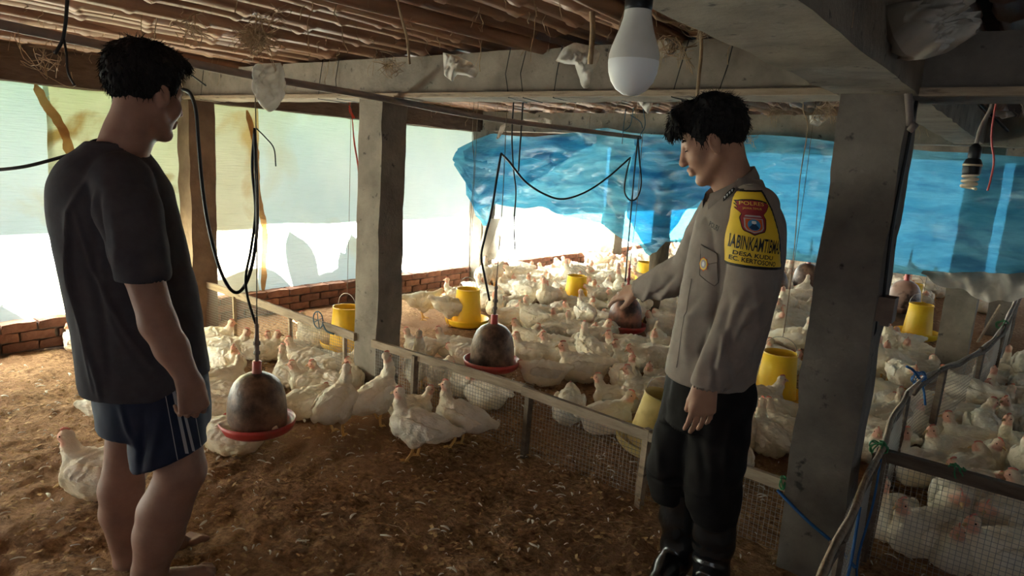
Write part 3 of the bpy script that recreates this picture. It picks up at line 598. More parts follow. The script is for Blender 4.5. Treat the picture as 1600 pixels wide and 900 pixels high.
# ================================================================== lamps
q = at(990, 95, 1.18); bt = thing('light_bulb', 'large unlit white bulb hanging in a black socket near the camera', 'bulb', q + np.array([0, 0, -.052]))
s_ = 1.18/FPX*1.02
def bl(prof): return MB().lathe([(r*s_, z*s_) for r, z in prof], 40, q)
part('diffuser', bl([(.5, -50), (12, -48), (23, -41), (31, -30), (35.5, -17), (37, -4), (37, 0)]), mat('bulb_white', (.82, .82, .80), rough=.35), bt, True)
part('housing', bl([(37, 0), (36.6, 8), (34, 18), (29, 32), (24, 46), (20.5, 60), (19.5, 68), (19, 71), (16, 71)]), mat('bulb_cream', (.58, .55, .49), (.66, .63, .57), 20, rough=.45), bt, True)
part('socket', bl([(14, 66), (19.5, 70), (20, 74), (20, 84), (18.5, 86), (18.5, 120), (17, 128), (8, 130), (.5, 130)]), MT['black'], bt, True)
part('lamp_cable', MB().tube([q+np.array([0, 0, 125*s_]), q+np.array([.004, 0, .25]), q+np.array([0, 0, .57])], .004, 6), MT['black'], bt, True)
q2 = at(1517, 272, 2.9); sc2 = 2.9/FPX; cf = thing('spiral_lamp', 'unlit spiral lamp hanging on a dark socket at the right', 'lamp', q2 + np.array([0, 0, -.08]))
part('spiral_tube', MB().tube([q2+sc2*np.array([9.5*math.cos(a), 9.5*math.sin(a), -22+a*1.15]) for a in np.linspace(0, 19, 90)], 2.4*sc2, 8), mat('lamp_cream', (.75, .62, .45), rough=.3), cf, True)
part('base', MB().lathe([(r*sc2, z*sc2) for r, z in [(1, -2), (11, -2), (12.5, 2), (12.5, 16), (10, 22), (7, 24)]], 24, q2), MT['black'], cf, True)
part('collar', MB().lathe([(r*sc2, z*sc2) for r, z in [(12.6, 12), (13.2, 12), (13.2, 15), (12.6, 15)]], 24, q2), mat('lamp_collar', (.55, .45, .3), rough=.4), cf, True)
part('socket', MB().lathe([(r*sc2, z*sc2) for r, z in [(7, 22), (8.5, 25), (8.5, 40), (5, 44), (3, 46)]], 20, q2), MT['black'], cf, True)
part('lamp_cable', MB().tube(spline([q2+sc2*np.array([0, 0, 44]), q2+sc2*np.array([2, 0, 70]), q2+sc2*np.array([10, 0, 100]), q2+sc2*np.array([4, 0, 125])], 6), 3*sc2, 7), MT['pipe'], cf, True)
hose([at(1550, 200, 2.8), at(1553, 250, 2.8), at(1548, 280, 2.8), at(1543, 298, 2.8)], .004, 'redplastic', 'reddish string hanging right of the spiral lamp', name='string', cat='cord', n=5, sides=5, up=True)
# socket box and clamp on the big pillar
mb = MB(); mb.box((-.375, 2.62, 1.03), (.055, .075, .085)); mb.box((-.37, 2.60, .985), (.03, .03, .02)); single('switch_box', mb, mat('switch_box', (.16, .11, .085), (.24, .17, .13), 15, rough=.7), 'small brown switch box on the big pillar edge', 'switch')
mb = MB(); mb.tube(spline([(-.40, 2.62, 1.0), (-.395, 2.61, .95), (-.40, 2.60, .93)], 4), .004, 6); mb.tube(spline([(-.385, 2.60, 1.06), (-.392, 2.585, 1.3), (-.388, 2.59, 1.55), (-.385, 2.60, 1.72)], 6), .006, 6); single('wall_cable', mb, MT['black'], 'dark cable clipped down the corner of the big pillar', 'cable', True)
mb = MB(); mb.tube(spline([(-.42, 2.56, 1.80), (-.40, 2.55, 1.72), (-.385, 2.56, 1.64)], 5), .012, 8); mb.tube([(-.385, 2.56, 1.64), (-.37, 2.56, 1.63)], .016, 8); single('pipe_stub', mb, MT['pipe'], 'bent grey pipe stub at the top of the big pillar', 'pipe', True)
mb = MB(); mb.tube(spline([at(1255, -20, 1.55), at(1330, 30, 1.75), at(1400, 75, 2.1)], 5), .014, 8); single('conduit', mb, MT['pipe'], 'grey conduit along the heavy overhead beam', 'pipe', True)
mb = MB(); mb.tube(spline([at(1500, 130, 2.9), at(1535, 165, 2.9), at(1575, 205, 2.95)], 5), .006, 6); single('dark_cable', mb, MT['black'], 'dark cable above the spiral lamp', 'cable', True)

# ================================================================== plastic bags
def bag(outl, D, label, m='bag', depth=.06, seed=0):
    """crumpled bag: closed puffed surface whose outline is the traced polygon"""
    C2 = np.array(outl, float); n = 44; per = np.vstack([C2, C2[:1]]); sd = np.r_[0, np.cumsum(np.linalg.norm(np.diff(per, axis=0), axis=1))]; tt = np.linspace(0, sd[-1], n, endpoint=False)
    O = np.stack([np.interp(tt, sd, per[:, k]) for k in (0, 1)], 1); cen = O.mean(0); mb = MB(); V = []; F = []; rings = 12
    for side in (1, -1):
        for r_ in range(rings):
            k = 1-r_/rings; puff = math.sqrt(max(0, 1-k*k))
            for o in O:
                q_ = cen+(o-cen)*k; b = at(q_[0], q_[1], D); nz = vnoise(np.array([[q_[0]*.06, q_[1]*.06, side*3.]]), 1.0, seed)[0]+1.1*(.6-abs(vnoise(np.array([[q_[0]*.11+q_[1]*.05, q_[1]*.05, side*5.]]), 1.0, seed+2)[0]))+.5*vnoise(np.array([[q_[0]*.25, q_[1]*.2, side*7.]]), 1.0, seed+4)[0]
                V.append(b-FH*side*depth*puff*(1+.5*nz)-FH*side*.012*nz*(puff > 0))
    for side in range(2):
        b0 = side*rings*n
        for r_ in range(rings-1):
            for k in range(n):
                a, b, c, d = b0+r_*n+k, b0+r_*n+(k+1) % n, b0+(r_+1)*n+(k+1) % n, b0+(r_+1)*n+k
                F.append((a, b, c, d) if side == 0 else (d, c, b, a))
        F.append(tuple(b0+(rings-1)*n+k for k in range(n)))
    mb.add(V, F); return single('plastic_bag', mb, MT[m], label, 'plastic bag', True)
bag([(400, 100), (440, 98), (441, 145), (438, 162), (430, 172), (420, 176), (410, 168), (400, 150)], 2.75, 'long white plastic bag hanging by the hose', seed=1)
bag([(692, 82), (715, 88), (738, 98), (747, 112), (743, 122), (728, 118), (712, 116), (706, 127), (694, 118)], 3.0, 'thin white plastic bag on the beam right of the middle pillar', seed=2)
bag([(868, 95), (880, 75), (898, 66), (925, 72), (938, 84), (932, 102), (922, 118), (920, 138), (910, 138), (905, 118), (898, 100), (884, 98)], 2.6, 'crumpled white plastic bag left of the big bulb', seed=3)
bag([(1028, 62), (1052, 58), (1062, 72), (1050, 88), (1034, 92)], 2.7, 'grey plastic scrap right of the big bulb', seed=4, depth=.03)
bag([(1382, 10), (1410, 2), (1470, 0), (1500, 22), (1519, 42), (1505, 62), (1488, 68), (1482, 82), (1440, 94), (1412, 84), (1396, 58)], 1.75, 'large dirty white plastic bag at the top right', seed=5, depth=.10, m='sack')
bag([(1265, 180), (1285, 178), (1290, 188), (1278, 198), (1266, 194)], 3.4, 'small white plastic knot on twine near the big pillar', seed=6, depth=.02)
bag([(997, 158), (1020, 158), (1018, 166), (1012, 178), (1004, 168)], 3.2, 'small white plastic tab on the batten under the bulb', seed=7, depth=.012)
bag([(775, 218), (782, 196), (792, 192), (788, 204), (780, 216)], 5.6, 'white plastic shred at the left end of the blue tarp', seed=8, depth=.02)
bag([(818, 186), (850, 184), (862, 188), (862, 194), (840, 193), (822, 192)], 5.4, 'flat white plastic scrap on the far beam', seed=9, depth=.02)
bag([(1550, 172), (1578, 174), (1584, 182), (1565, 186)], 3.6, 'white plastic scrap on the back beam at right', seed=10, depth=.03)
# ================================================================== implicit surfaces
class Field:
    def __init__(s, lo, hi, h):
        s.lo = np.asarray(lo, float); s.h = h; s.n = [int(math.ceil((hi[i]-lo[i])/h))+1 for i in range(3)]
        s.ax = [s.lo[i]+h*np.arange(s.n[i]) for i in range(3)]; s.F = np.full(s.n, 1.0, np.float32)
    def sub(s, lo, hi):
        sl = []
        for i in range(3):
            a = max(0, int((lo[i]-s.lo[i])/s.h)-1); b = min(s.n[i], int((hi[i]-s.lo[i])/s.h)+3)
            if b <= a: return None, None
            sl.append(slice(a, b))
        sl = tuple(sl); return sl, (s.ax[0][sl[0]][:, None, None], s.ax[1][sl[1]][None, :, None], s.ax[2][sl[2]][None, None, :])
    def put(s, sl, d, k, op='add'):
        f = s.F[sl]; d = d.astype(np.float32)
        if op == 'add':
            if k > 0: hh = np.clip(.5+.5*(d-f)/k, 0, 1); s.F[sl] = d*(1-hh)+f*hh-k*hh*(1-hh)
            else: s.F[sl] = np.minimum(f, d)
        else:
            d = -d
            if k > 0: hh = np.clip(.5-.5*(d-f)/k, 0, 1); s.F[sl] = d*(1-hh)+f*hh+k*hh*(1-hh)
            else: s.F[sl] = np.maximum(f, d)
    def cap(s, a, ra, b, rb, k=.01, op='add'):
        a = np.asarray(a, float); b = np.asarray(b, float); m = max(ra, rb)+k+.012
        sl, g = s.sub(np.minimum(a, b)-m, np.maximum(a, b)+m)
        if sl is None: return s
        ba = b-a; L2 = float(ba@ba)+1e-12; px, py, pz = g[0]-a[0], g[1]-a[1], g[2]-a[2]
        t = np.clip((px*ba[0]+py*ba[1]+pz*ba[2])/L2, 0, 1)
        d = np.sqrt((px-t*ba[0])**2+(py-t*ba[1])**2+(pz-t*ba[2])**2)-(ra+(rb-ra)*t); s.put(sl, d, k, op); return s
    def chain(s, pts, rs, k=.01, op='add'):
        for i in range(len(pts)-1): s.cap(pts[i], rs[i], pts[i+1], rs[i+1], k, op)
        return s
    def ell(s, c, r, k=.01, R=None, op='add'):
        c = np.asarray(c, float); r = np.asarray(r, float); m = max(r)+k+.012; e = np.array([m]*3) if R is not None else r+k+.012
        sl, g = s.sub(c-e, c+e)
        if sl is None: return s
        x, y, z = g[0]-c[0], g[1]-c[1], g[2]-c[2]
        if R is not None: x, y, z = R[0, 0]*x+R[1, 0]*y+R[2, 0]*z, R[0, 1]*x+R[1, 1]*y+R[2, 1]*z, R[0, 2]*x+R[1, 2]*y+R[2, 2]*z
        k0 = np.sqrt((x/r[0])**2+(y/r[1])**2+(z/r[2])**2); k1 = np.sqrt((x/r[0]**2)**2+(y/r[1]**2)**2+(z/r[2]**2)**2)+1e-9
        s.put(sl, k0*(k0-1)/k1, k, op); return s
    def loft(s, rings, k=.01, op='add', ends=True):
        """rings: (z, cx, cy, wx, wy) ascending in z"""
        Rr = np.array(rings, float); mx = max(Rr[:, 3].max(), Rr[:, 4].max())
        lo = [(Rr[:, 1]-Rr[:, 3]).min()-k-.02, (Rr[:, 2]-Rr[:, 4]).min()-k-.02, Rr[0, 0]-k-.02]; hi = [(Rr[:, 1]+Rr[:, 3]).max()+k+.02, (Rr[:, 2]+Rr[:, 4]).max()+k+.02, Rr[-1, 0]+k+.02]
        sl, g = s.sub(lo, hi)
        if sl is None: return s
        zz = g[2].ravel(); zc = np.clip(zz, Rr[0, 0], Rr[-1, 0])
        def ip(c):                                       # smooth interpolation through the rings
            zs = Rr[:, 0]; m = np.gradient(Rr[:, c], zs); i = np.clip(np.searchsorted(zs, zc)-1, 0, len(zs)-2); hh = zs[i+1]-zs[i]; t = (zc-zs[i])/hh
            return (2*t**3-3*t**2+1)*Rr[i, c]+(t**3-2*t**2+t)*hh*m[i]+(-2*t**3+3*t**2)*Rr[i+1, c]+(t**3-t**2)*hh*m[i+1]
        cx, cy, wx, wy = [ip(c)[None, None, :] for c in (1, 2, 3, 4)]
        x, y = g[0]-cx, g[1]-cy; q = np.sqrt((x/wx)**2+(y/wy)**2); q1 = np.sqrt((x/wx**2)**2+(y/wy**2)**2)+1e-9
        d = q*(q-1)/q1; dz = np.maximum(Rr[0, 0]-g[2], g[2]-Rr[-1, 0])
        d = np.maximum(d, dz+0*d) if True else d
        s.put(sl, d, k, op); return s
    def keep(s, fn):                                     # intersect with a half space or other sdf over the whole grid
        d = fn(s.ax[0][:, None, None], s.ax[1][None, :, None], s.ax[2][None, None, :]); s.F = np.maximum(s.F, d.astype(np.float32)); return s
    def mesh(s):
        F = s.F; I = F < 0; nx, ny, nz = F.shape
        c = np.zeros((nx-1, ny-1, nz-1), np.uint8)
        for dx in (0, 1):
            for dy in (0, 1):
                for dz in (0, 1): c += I[dx:nx-1+dx, dy:ny-1+dy, dz:nz-1+dz]
        idx = np.argwhere((c > 0) & (c < 8)); act = np.full(c.shape, -1, np.int32); act[idx[:, 0], idx[:, 1], idx[:, 2]] = np.arange(len(idx))
        acc = np.zeros((len(idx), 3)); cnt = np.zeros(len(idx))
        cor = [(dx, dy, dz) for dx in (0, 1) for dy in (0, 1) for dz in (0, 1)]; val = {q: F[idx[:, 0]+q[0], idx[:, 1]+q[1], idx[:, 2]+q[2]].astype(float) for q in cor}
        for a in cor:
            for ax in range(3):
                if a[ax]: continue
                b = list(a); b[ax] = 1; b = tuple(b); va, vb = val[a], val[b]; m = (va < 0) != (vb < 0); t = np.where(m, va/(va-vb+1e-20), 0)
                P_ = np.array(a, float)[None]+0*acc; P_[:, ax] = t; acc += np.where(m[:, None], P_, 0); cnt += m
        V = s.lo+s.h*(idx+acc/cnt[:, None]); Q = []
        for ax in range(3):
            u, v = [(1, 2), (2, 0), (0, 1)][ax]; sa = [slice(None)]*3; sb = [slice(None)]*3; sa[ax] = slice(0, -1); sb[ax] = slice(1, None)
            A_, B2 = I[tuple(sa)], I[tuple(sb)]; e = np.argwhere(A_ != B2)
            ok = (e[:, u] > 0) & (e[:, v] > 0) & (e[:, u] < F.shape[u]-1) & (e[:, v] < F.shape[v]-1); e = e[ok]; fl = A_[e[:, 0], e[:, 1], e[:, 2]]
            def cell(du, dv): q = e.copy(); q[:, u] -= du; q[:, v] -= dv; return act[q[:, 0], q[:, 1], q[:, 2]]
            q = np.stack([cell(1, 1), cell(0, 1), cell(0, 0), cell(1, 0)], 1); q[~fl] = q[~fl][:, ::-1]; Q.append(q)
        return V, np.concatenate(Q)
def vnormals(V, Q):
    n = np.cross(V[Q[:, 2]]-V[Q[:, 0]], V[Q[:, 3]]-V[Q[:, 1]]); N_ = np.zeros_like(V)
    for k in range(4): np.add.at(N_, Q[:, k], n)
    return N_/(np.linalg.norm(N_, axis=1)[:, None]+1e-12)
def relax(V, Q, it=1, f=.5):
    for _ in range(it):
        S_ = np.zeros_like(V); c = np.zeros(len(V))
        for a, b in ((0, 1), (1, 2), (2, 3), (3, 0)):
            np.add.at(S_, Q[:, a], V[Q[:, b]]); np.add.at(S_, Q[:, b], V[Q[:, a]]); np.add.at(c, Q[:, a], 1); np.add.at(c, Q[:, b], 1)
        V = V*(1-f)+f*S_/np.maximum(c, 1)[:, None]
    return V
def qmesh(name, V, Q, m, col=None):
    me = bpy.data.meshes.new(name); me.vertices.add(len(V)); me.vertices.foreach_set('co', np.ascontiguousarray(V, np.float32).ravel())
    me.loops.add(len(Q)*4); me.loops.foreach_set('vertex_index', np.ascontiguousarray(Q, np.int32).ravel()); me.polygons.add(len(Q)); me.polygons.foreach_set('loop_start', np.arange(0, len(Q)*4, 4, dtype=np.int32))
    me.polygons.foreach_set('use_smooth', np.ones(len(Q), bool)); me.update(); me.validate()
    for mm in (m if isinstance(m, (list, tuple)) else [m]): me.materials.append(mm)
    if col is not None:
        at_ = me.color_attributes.new('Col', 'FLOAT_COLOR', 'POINT'); at_.data.foreach_set('color', np.c_[col, np.ones(len(col))].astype(np.float32).ravel())
    return me

# ================================================================== chickens
MT['plumage'] = mat('white_plumage', (.86, .80, .70), (1.0, .96, .88), 14, rough=.95, bump=.9, bsc=55, stretch=(.6, 1, 1), vcol=True, rand=.10, spec=.12, bdist=.012)
MT['comb'] = mat('red_comb', (.66, .20, .15), (.70, .27, .21), 40, rough=.7)
MT['beak'] = mat('horn_beak', (.62, .40, .20), rough=.45)
MT['shank'] = mat('yellow_shank', (.66, .36, .10), (.74, .46, .18), 30, rough=.6)
MT['eye'] = mat('dark_eye', (.02, .012, .008), rough=.1)
def chicken_shape(pose, h):
    """returns dict of parts: name -> (V, Q, material, colours) with x forward, z up, origin on the ground under the body"""
    st = pose.get('stand', 0); z0 = .115 if st else 0.0; pit = pose.get('pitch', 0.0)
    def B(x, y, z): c, s = math.cos(pit), math.sin(pit); return np.array([x*c-(z-.1)*s, y, z0+.1+x*s+(z-.1)*c])
    Rp = rotm('y', -pit); lo = (-.30, -.15, -.02+(.0 if not st else .03)); hi = (.30, .15, .52)
    F = Field(lo, hi, h)
    F.ell(B(.035, 0, .098), (.118, .097, .096), .02, Rp).ell(B(-.065, 0, .108), (.125, .090, .088), .03, Rp).ell(B(.085, 0, .085), (.075, .075, .075), .03, Rp)
    if st: F.ell(B(-.01, .048, .04), (.055, .038, .058), .025, Rp).ell(B(-.01, -.048, .04), (.055, .038, .058), .025, Rp)
    else: F.ell(B(-.02, 0, .05), (.135, .105, .058), .03)
    tp = pose.get('tail', .25)
    F.cap(B(-.14, 0, .125), .055, B(-.235, 0, .125+.11*tp), .022, .03); F.ell(B(-.20, 0, .125+.07*tp), (.06, .034, .018), .02, rotm('y', .5*tp))
    nk = [np.array(p, float) for p in pose['neck']]; nk = [B(*q) for q in nk]; nr = pose.get('nr', [.060, .040, .027, .022])
    F.chain(nk, nr[:len(nk)], .022)
    hy, hp = pose.get('hyaw', 0), pose.get('hpitch', 0); H = nk[-1]; Rh = rotm('z', hy)@rotm('y', -hp)
    F.ell(H, (.034, .0255, .0285), .009, Rh); F.ell(H+Rh@np.array([.016, 0, -.006]), (.023, .018, .019), .008, Rh)
    F.keep(lambda x, y, z: (.002-z)+0*x+0*y)
    V, Q = F.mesh(); V = relax(V, Q, 1, .4); N_ = vnormals(V, Q)
    dh = np.linalg.norm(V-H, axis=1); am = np.clip((dh-.04)/.05, 0, 1)
    fe = fbm(V*[.6, 1, 1.2], 26, 2, 5); V = V+N_*(am*(.0085*fe+.004*np.sin(V[:, 0]*70+6*vnoise(V, 14, 8))*np.clip(1-abs(N_[:, 0]), 0, 1)))[:, None]
    V[:, 2] = np.maximum(V[:, 2], .001)
    # natural colour: cream plumage, yellowed belly, bare pink face
    base = np.array([.98, .95, .89])[None]+0*V; cr = np.clip(.5+.8*fbm(V, 9, 2, 3), 0, 1)[:, None]; base = base*(1-.16*cr*np.array([.4, .7, 1.3]))
    low = np.clip((.10+z0-V[:, 2])/.10, 0, 1)[:, None]*pose.get('dirt', .5); base = base*(1-low)+low*np.array([.66, .52, .34])
    loc = (V-H)@Rh; face = np.clip((loc[:, 0]+.008+.35*(-loc[:, 2]))/.018, 0, 1)*np.clip((.052-dh)/.012, 0, 1); base = base*(1-face[:, None])+face[:, None]*np.array([.84, .42, .34])
    nkp = np.clip((.085-dh)/.05, 0, 1)[:, None]*.35; base = base*(1-nkp)+nkp*np.array([.86, .62, .50])
    P_ = {'body': (V, Q, 'plumage', base)}
    # wings: overlapping feather blades
    for sd in (1, -1):
        W = Field((-.30, -.16, -.02), (.2, .16, .42), h); dr = pose.get('wingdrop', 0.0)
        if sd == 1: W.F[:, :, :] = 1
        def WB(x, y, z): return B(x, sd*y, z)
        W.ell(WB(.045, .082, .122), (.055, .020, .042), .012, Rp@rotm('z', sd*.12)); W.ell(WB(-.02, .088, .118-dr*.3), (.085, .018, .044), .015, Rp)
        for k in range(5):
            a = WB(.02-.012*k, .088, .138-.017*k-dr*.3); b = WB(-.165+.022*k, .064+.003*k, .140-.021*k-dr); e = (a+b)/2; dv = b-a; L = np.linalg.norm(dv); yaw = math.atan2(dv[1], dv[0]); pt = math.atan2(dv[2], math.hypot(dv[0], dv[1]))
            W.ell(e+np.array([0, sd*.0025*(4-k), 0]), (L/2+.01, .009, .0155), .0015, rotm('z', yaw)@rotm('y', -pt))
        for k in range(4):
            W.ell(WB(.01-.036*k, .098-.003*k, .116-.004*k-dr*.3), (.030, .008, .028), .002, Rp)
        V2, Q2 = W.mesh()
        if len(Q2) == 0: continue
        N2 = vnormals(V2, Q2); V2 = V2+N2*(.0022*np.sin(V2[:, 0]*110+5*vnoise(V2, 20, 3)))[:, None]; V2[:, 2] = np.maximum(V2[:, 2], .002)
        c2 = np.array([1.0, .97, .92])[None]*(1-.13*np.clip(.5+.9*fbm(V2, 16, 2, 11), 0, 1)[:, None]*np.array([.4, .8, 1.5])); P_['wing' if sd == 1 else 'wing2'] = (V2, Q2, 'plumage', c2)
    def small(f, lo_, hi_, hh):
        K = Field(lo_, hi_, hh); f(K); return K.mesh()
    up = Rh@np.array([0, 0, 1.]); fw = Rh@np.array([1., 0, 0]); lf_ = Rh@np.array([0, 1., 0]); cb = pose.get('comb', .62)
    def fcomb(K):
        for k, (x, z, r) in enumerate([(.016, .031, .0075), (.006, .035, .0085), (-.006, .035, .008), (-.016, .031, .006)]): K.ell(H+fw*x+up*(z-.006+.006*cb), (r, .0035, r*1.15*cb), .003, Rh)
    V3, Q3 = small(fcomb, H-.07, H+.07, max(h*.45, .0028)); P_['comb'] = (V3, Q3, 'comb', None)
    for sg, nm in ((1, 'wattle'), (-1, 'wattle2')): P_[nm] = (*small(lambda K: K.ell(H+fw*.016+lf_*sg*.008-up*.024, (.006, .0045, .010*cb), .002, Rh), H-.07, H+.07, max(h*.45, .0028)), 'comb', None)
    m = MB(); m.tube([H+fw*.030-up*.003, H+fw*.042-up*.002, H+fw*.053-up*.007, H+fw*.058-up*.012], [.0095, .008, .0045, .0012], 8); P_['beak'] = m
    for sg, nm in ((1, 'eye'), (-1, 'eye2')):
        m = MB(); e = H+fw*.012+lf_*sg*.0235+up*.005; m.lathe([(.0001, -.004), (.0028, -.0028), (.004, 0), (.0028, .0028), (.0001, .004)], 8, e); P_[nm] = m
    if st:
        for sg, nm, dx in ((1, 'leg', pose.get('step', .0)), (-1, 'leg2', -pose.get('step', .0))):
            m = MB(); k_ = B(-.008, sg*.045, .0); hk = np.array([k_[0]-.012+dx*.4, k_[1], .075]); an = np.array([k_[0]+.012+dx, k_[1], .012]); m.tube(spline([k_+np.array([0, 0, .03]), hk, an], 5), [.012]*3+[.0095]*3+[.0085]*4+[.008], 8)
            for a, L in ((.0, .052), (.5, .044), (-.5, .044), (3.1, .022)):
                tip = an+np.array([math.cos(a)*L, math.sin(a)*L, -.007]); md = an+np.array([math.cos(a)*L*.55, math.sin(a)*L*.55, .003]); m.tube(spline([an, md, tip], 3), [.0065, .006, .0055, .005, .004, .003, .0015], 6)
            P_[nm] = m
    return P_
POSES = {
 'stand_up': dict(stand=1, pitch=.22, neck=[(.09, 0, .13), (.135, 0, .195), (.15, 0, .262)], hpitch=-.15, nr=[.058, .034, .0225], step=.02, tail=.1),
 'stand_tall': dict(stand=1, pitch=.34, neck=[(.09, 0, .13), (.14, 0, .20), (.155, 0, .26), (.155, 0, .315)], hpitch=-.1, step=.03, tail=-.1),
 'stand_fwd': dict(stand=1, pitch=.02, neck=[(.09, 0, .13), (.155, 0, .165), (.205, 0, .195)], hpitch=-.35, nr=[.058, .034, .023], step=.03, tail=.3),
 'stand_down': dict(stand=1, pitch=-.15, neck=[(.09, 0, .11), (.15, 0, .08), (.18, 0, .03)], hpitch=-.9, nr=[.06, .040, .027], tail=.4),
 'sit_up': dict(neck=[(.085, 0, .13), (.125, 0, .19), (.14, 0, .245)], hpitch=-.1, nr=[.060, .034, .0225], tail=.2),
 'sit_tall': dict(pitch=.1, neck=[(.085, 0, .13), (.12, 0, .20), (.125, 0, .285)], hpitch=-.05, nr=[.060, .033, .022], tail=.1),
 'sit_left': dict(neck=[(.085, .0, .13), (.12, .02, .185), (.125, .038, .235)], hyaw=1.0, hpitch=-.2, nr=[.060, .034, .0225], tail=.25),
 'sit_right': dict(neck=[(.085, .0, .13), (.12, -.02, .185), (.125, -.038, .235)], hyaw=-1.0, hpitch=-.2, nr=[.060, .034, .0225], tail=.25),
 'sit_back': dict(neck=[(.08, .0, .13), (.11, .03, .175), (.10, .045, .21)], hyaw=2.2, hpitch=-.25, nr=[.062, .042, .028], tail=.25),
 'sit_low': dict(neck=[(.085, 0, .12), (.14, 0, .14), (.175, 0, .155)], hpitch=-.3, nr=[.062, .042, .028], tail=.3, dirt=.7),
 'sit_tuck': dict(neck=[(.08, 0, .12), (.12, .0, .15), (.135, .01, .175)], hyaw=.3, hpitch=-.4, nr=[.064, .046, .030], tail=.2, dirt=.8),
}
POSEWORD = {'stand_up': 'standing', 'stand_tall': 'standing long-necked', 'stand_fwd': 'standing', 'stand_down': 'standing head-down', 'sit_up': 'sitting', 'sit_tall': 'sitting long-necked', 'sit_left': 'sitting', 'sit_right': 'sitting', 'sit_back': 'sitting', 'sit_low': 'crouching', 'sit_tuck': 'hunched'}
HI = {}; LO = {}
for nm, ps in POSES.items():
    S_ = chicken_shape(ps, .0058); d = {}
    for k, v in S_.items():
        if isinstance(v, MB): d[k] = v.mesh('chicken_'+k.rstrip('2'), MT[{'b': 'beak', 'e': 'eye', 'l': 'shank'}[k[0]]], True)
        else: d[k] = qmesh('chicken_'+k.rstrip('2'), v[0], v[1], MT[v[2]], v[3])
    HI[nm] = d
    S_ = chicken_shape(ps, .0105); off = 0; VV = []; QQ = []; CC = []; mi = []
    for k, v in S_.items():
        if isinstance(v, MB):
            if k[0] != 'l': continue
            vv = np.array(v.v); qq = np.array([f for f in v.f if len(f) == 4]); cc = np.array([.70, .42, .16])[None]+0*vv
        else: vv, qq = v[0], v[1]; cc = v[3] if v[3] is not None else np.array([.74, .27, .21])[None]+0*vv
        if len(qq) == 0: continue
        VV.append(vv); QQ.append(qq+off); CC.append(cc); off += len(vv)
    LO[nm] = qmesh('chicken', np.concatenate(VV), np.concatenate(QQ), MT['plumage'], np.concatenate(CC))
BIRDS = []
def yaw_img(deg):                                        # 0 = facing right in the picture, 90 = away, 180 = left, 270 = towards us
    a = math.radians(deg); v = math.cos(a)*RT+math.sin(a)*FH; return math.atan2(v[1], v[0])
def bird(pos, pose, yaw, hi, s=1.0, label=None):
    if hi:
        o = thing('broiler_chicken', label, 'chicken', (pos[0], pos[1], 0), 'white broiler chickens')
        for k, me in HI[pose].items(): obj(k.rstrip('2'), me, o, False)
    else:
        o = obj('broiler_chicken', LO[pose]); tag(o, label, 'chicken', 'white broiler chickens')
    o.location = (float(pos[0]), float(pos[1]), -.004); o.rotation_euler = (0, 0, yaw); s = s*.76; o.scale = (s, s, s); BIRDS.append((o, pose)); return o
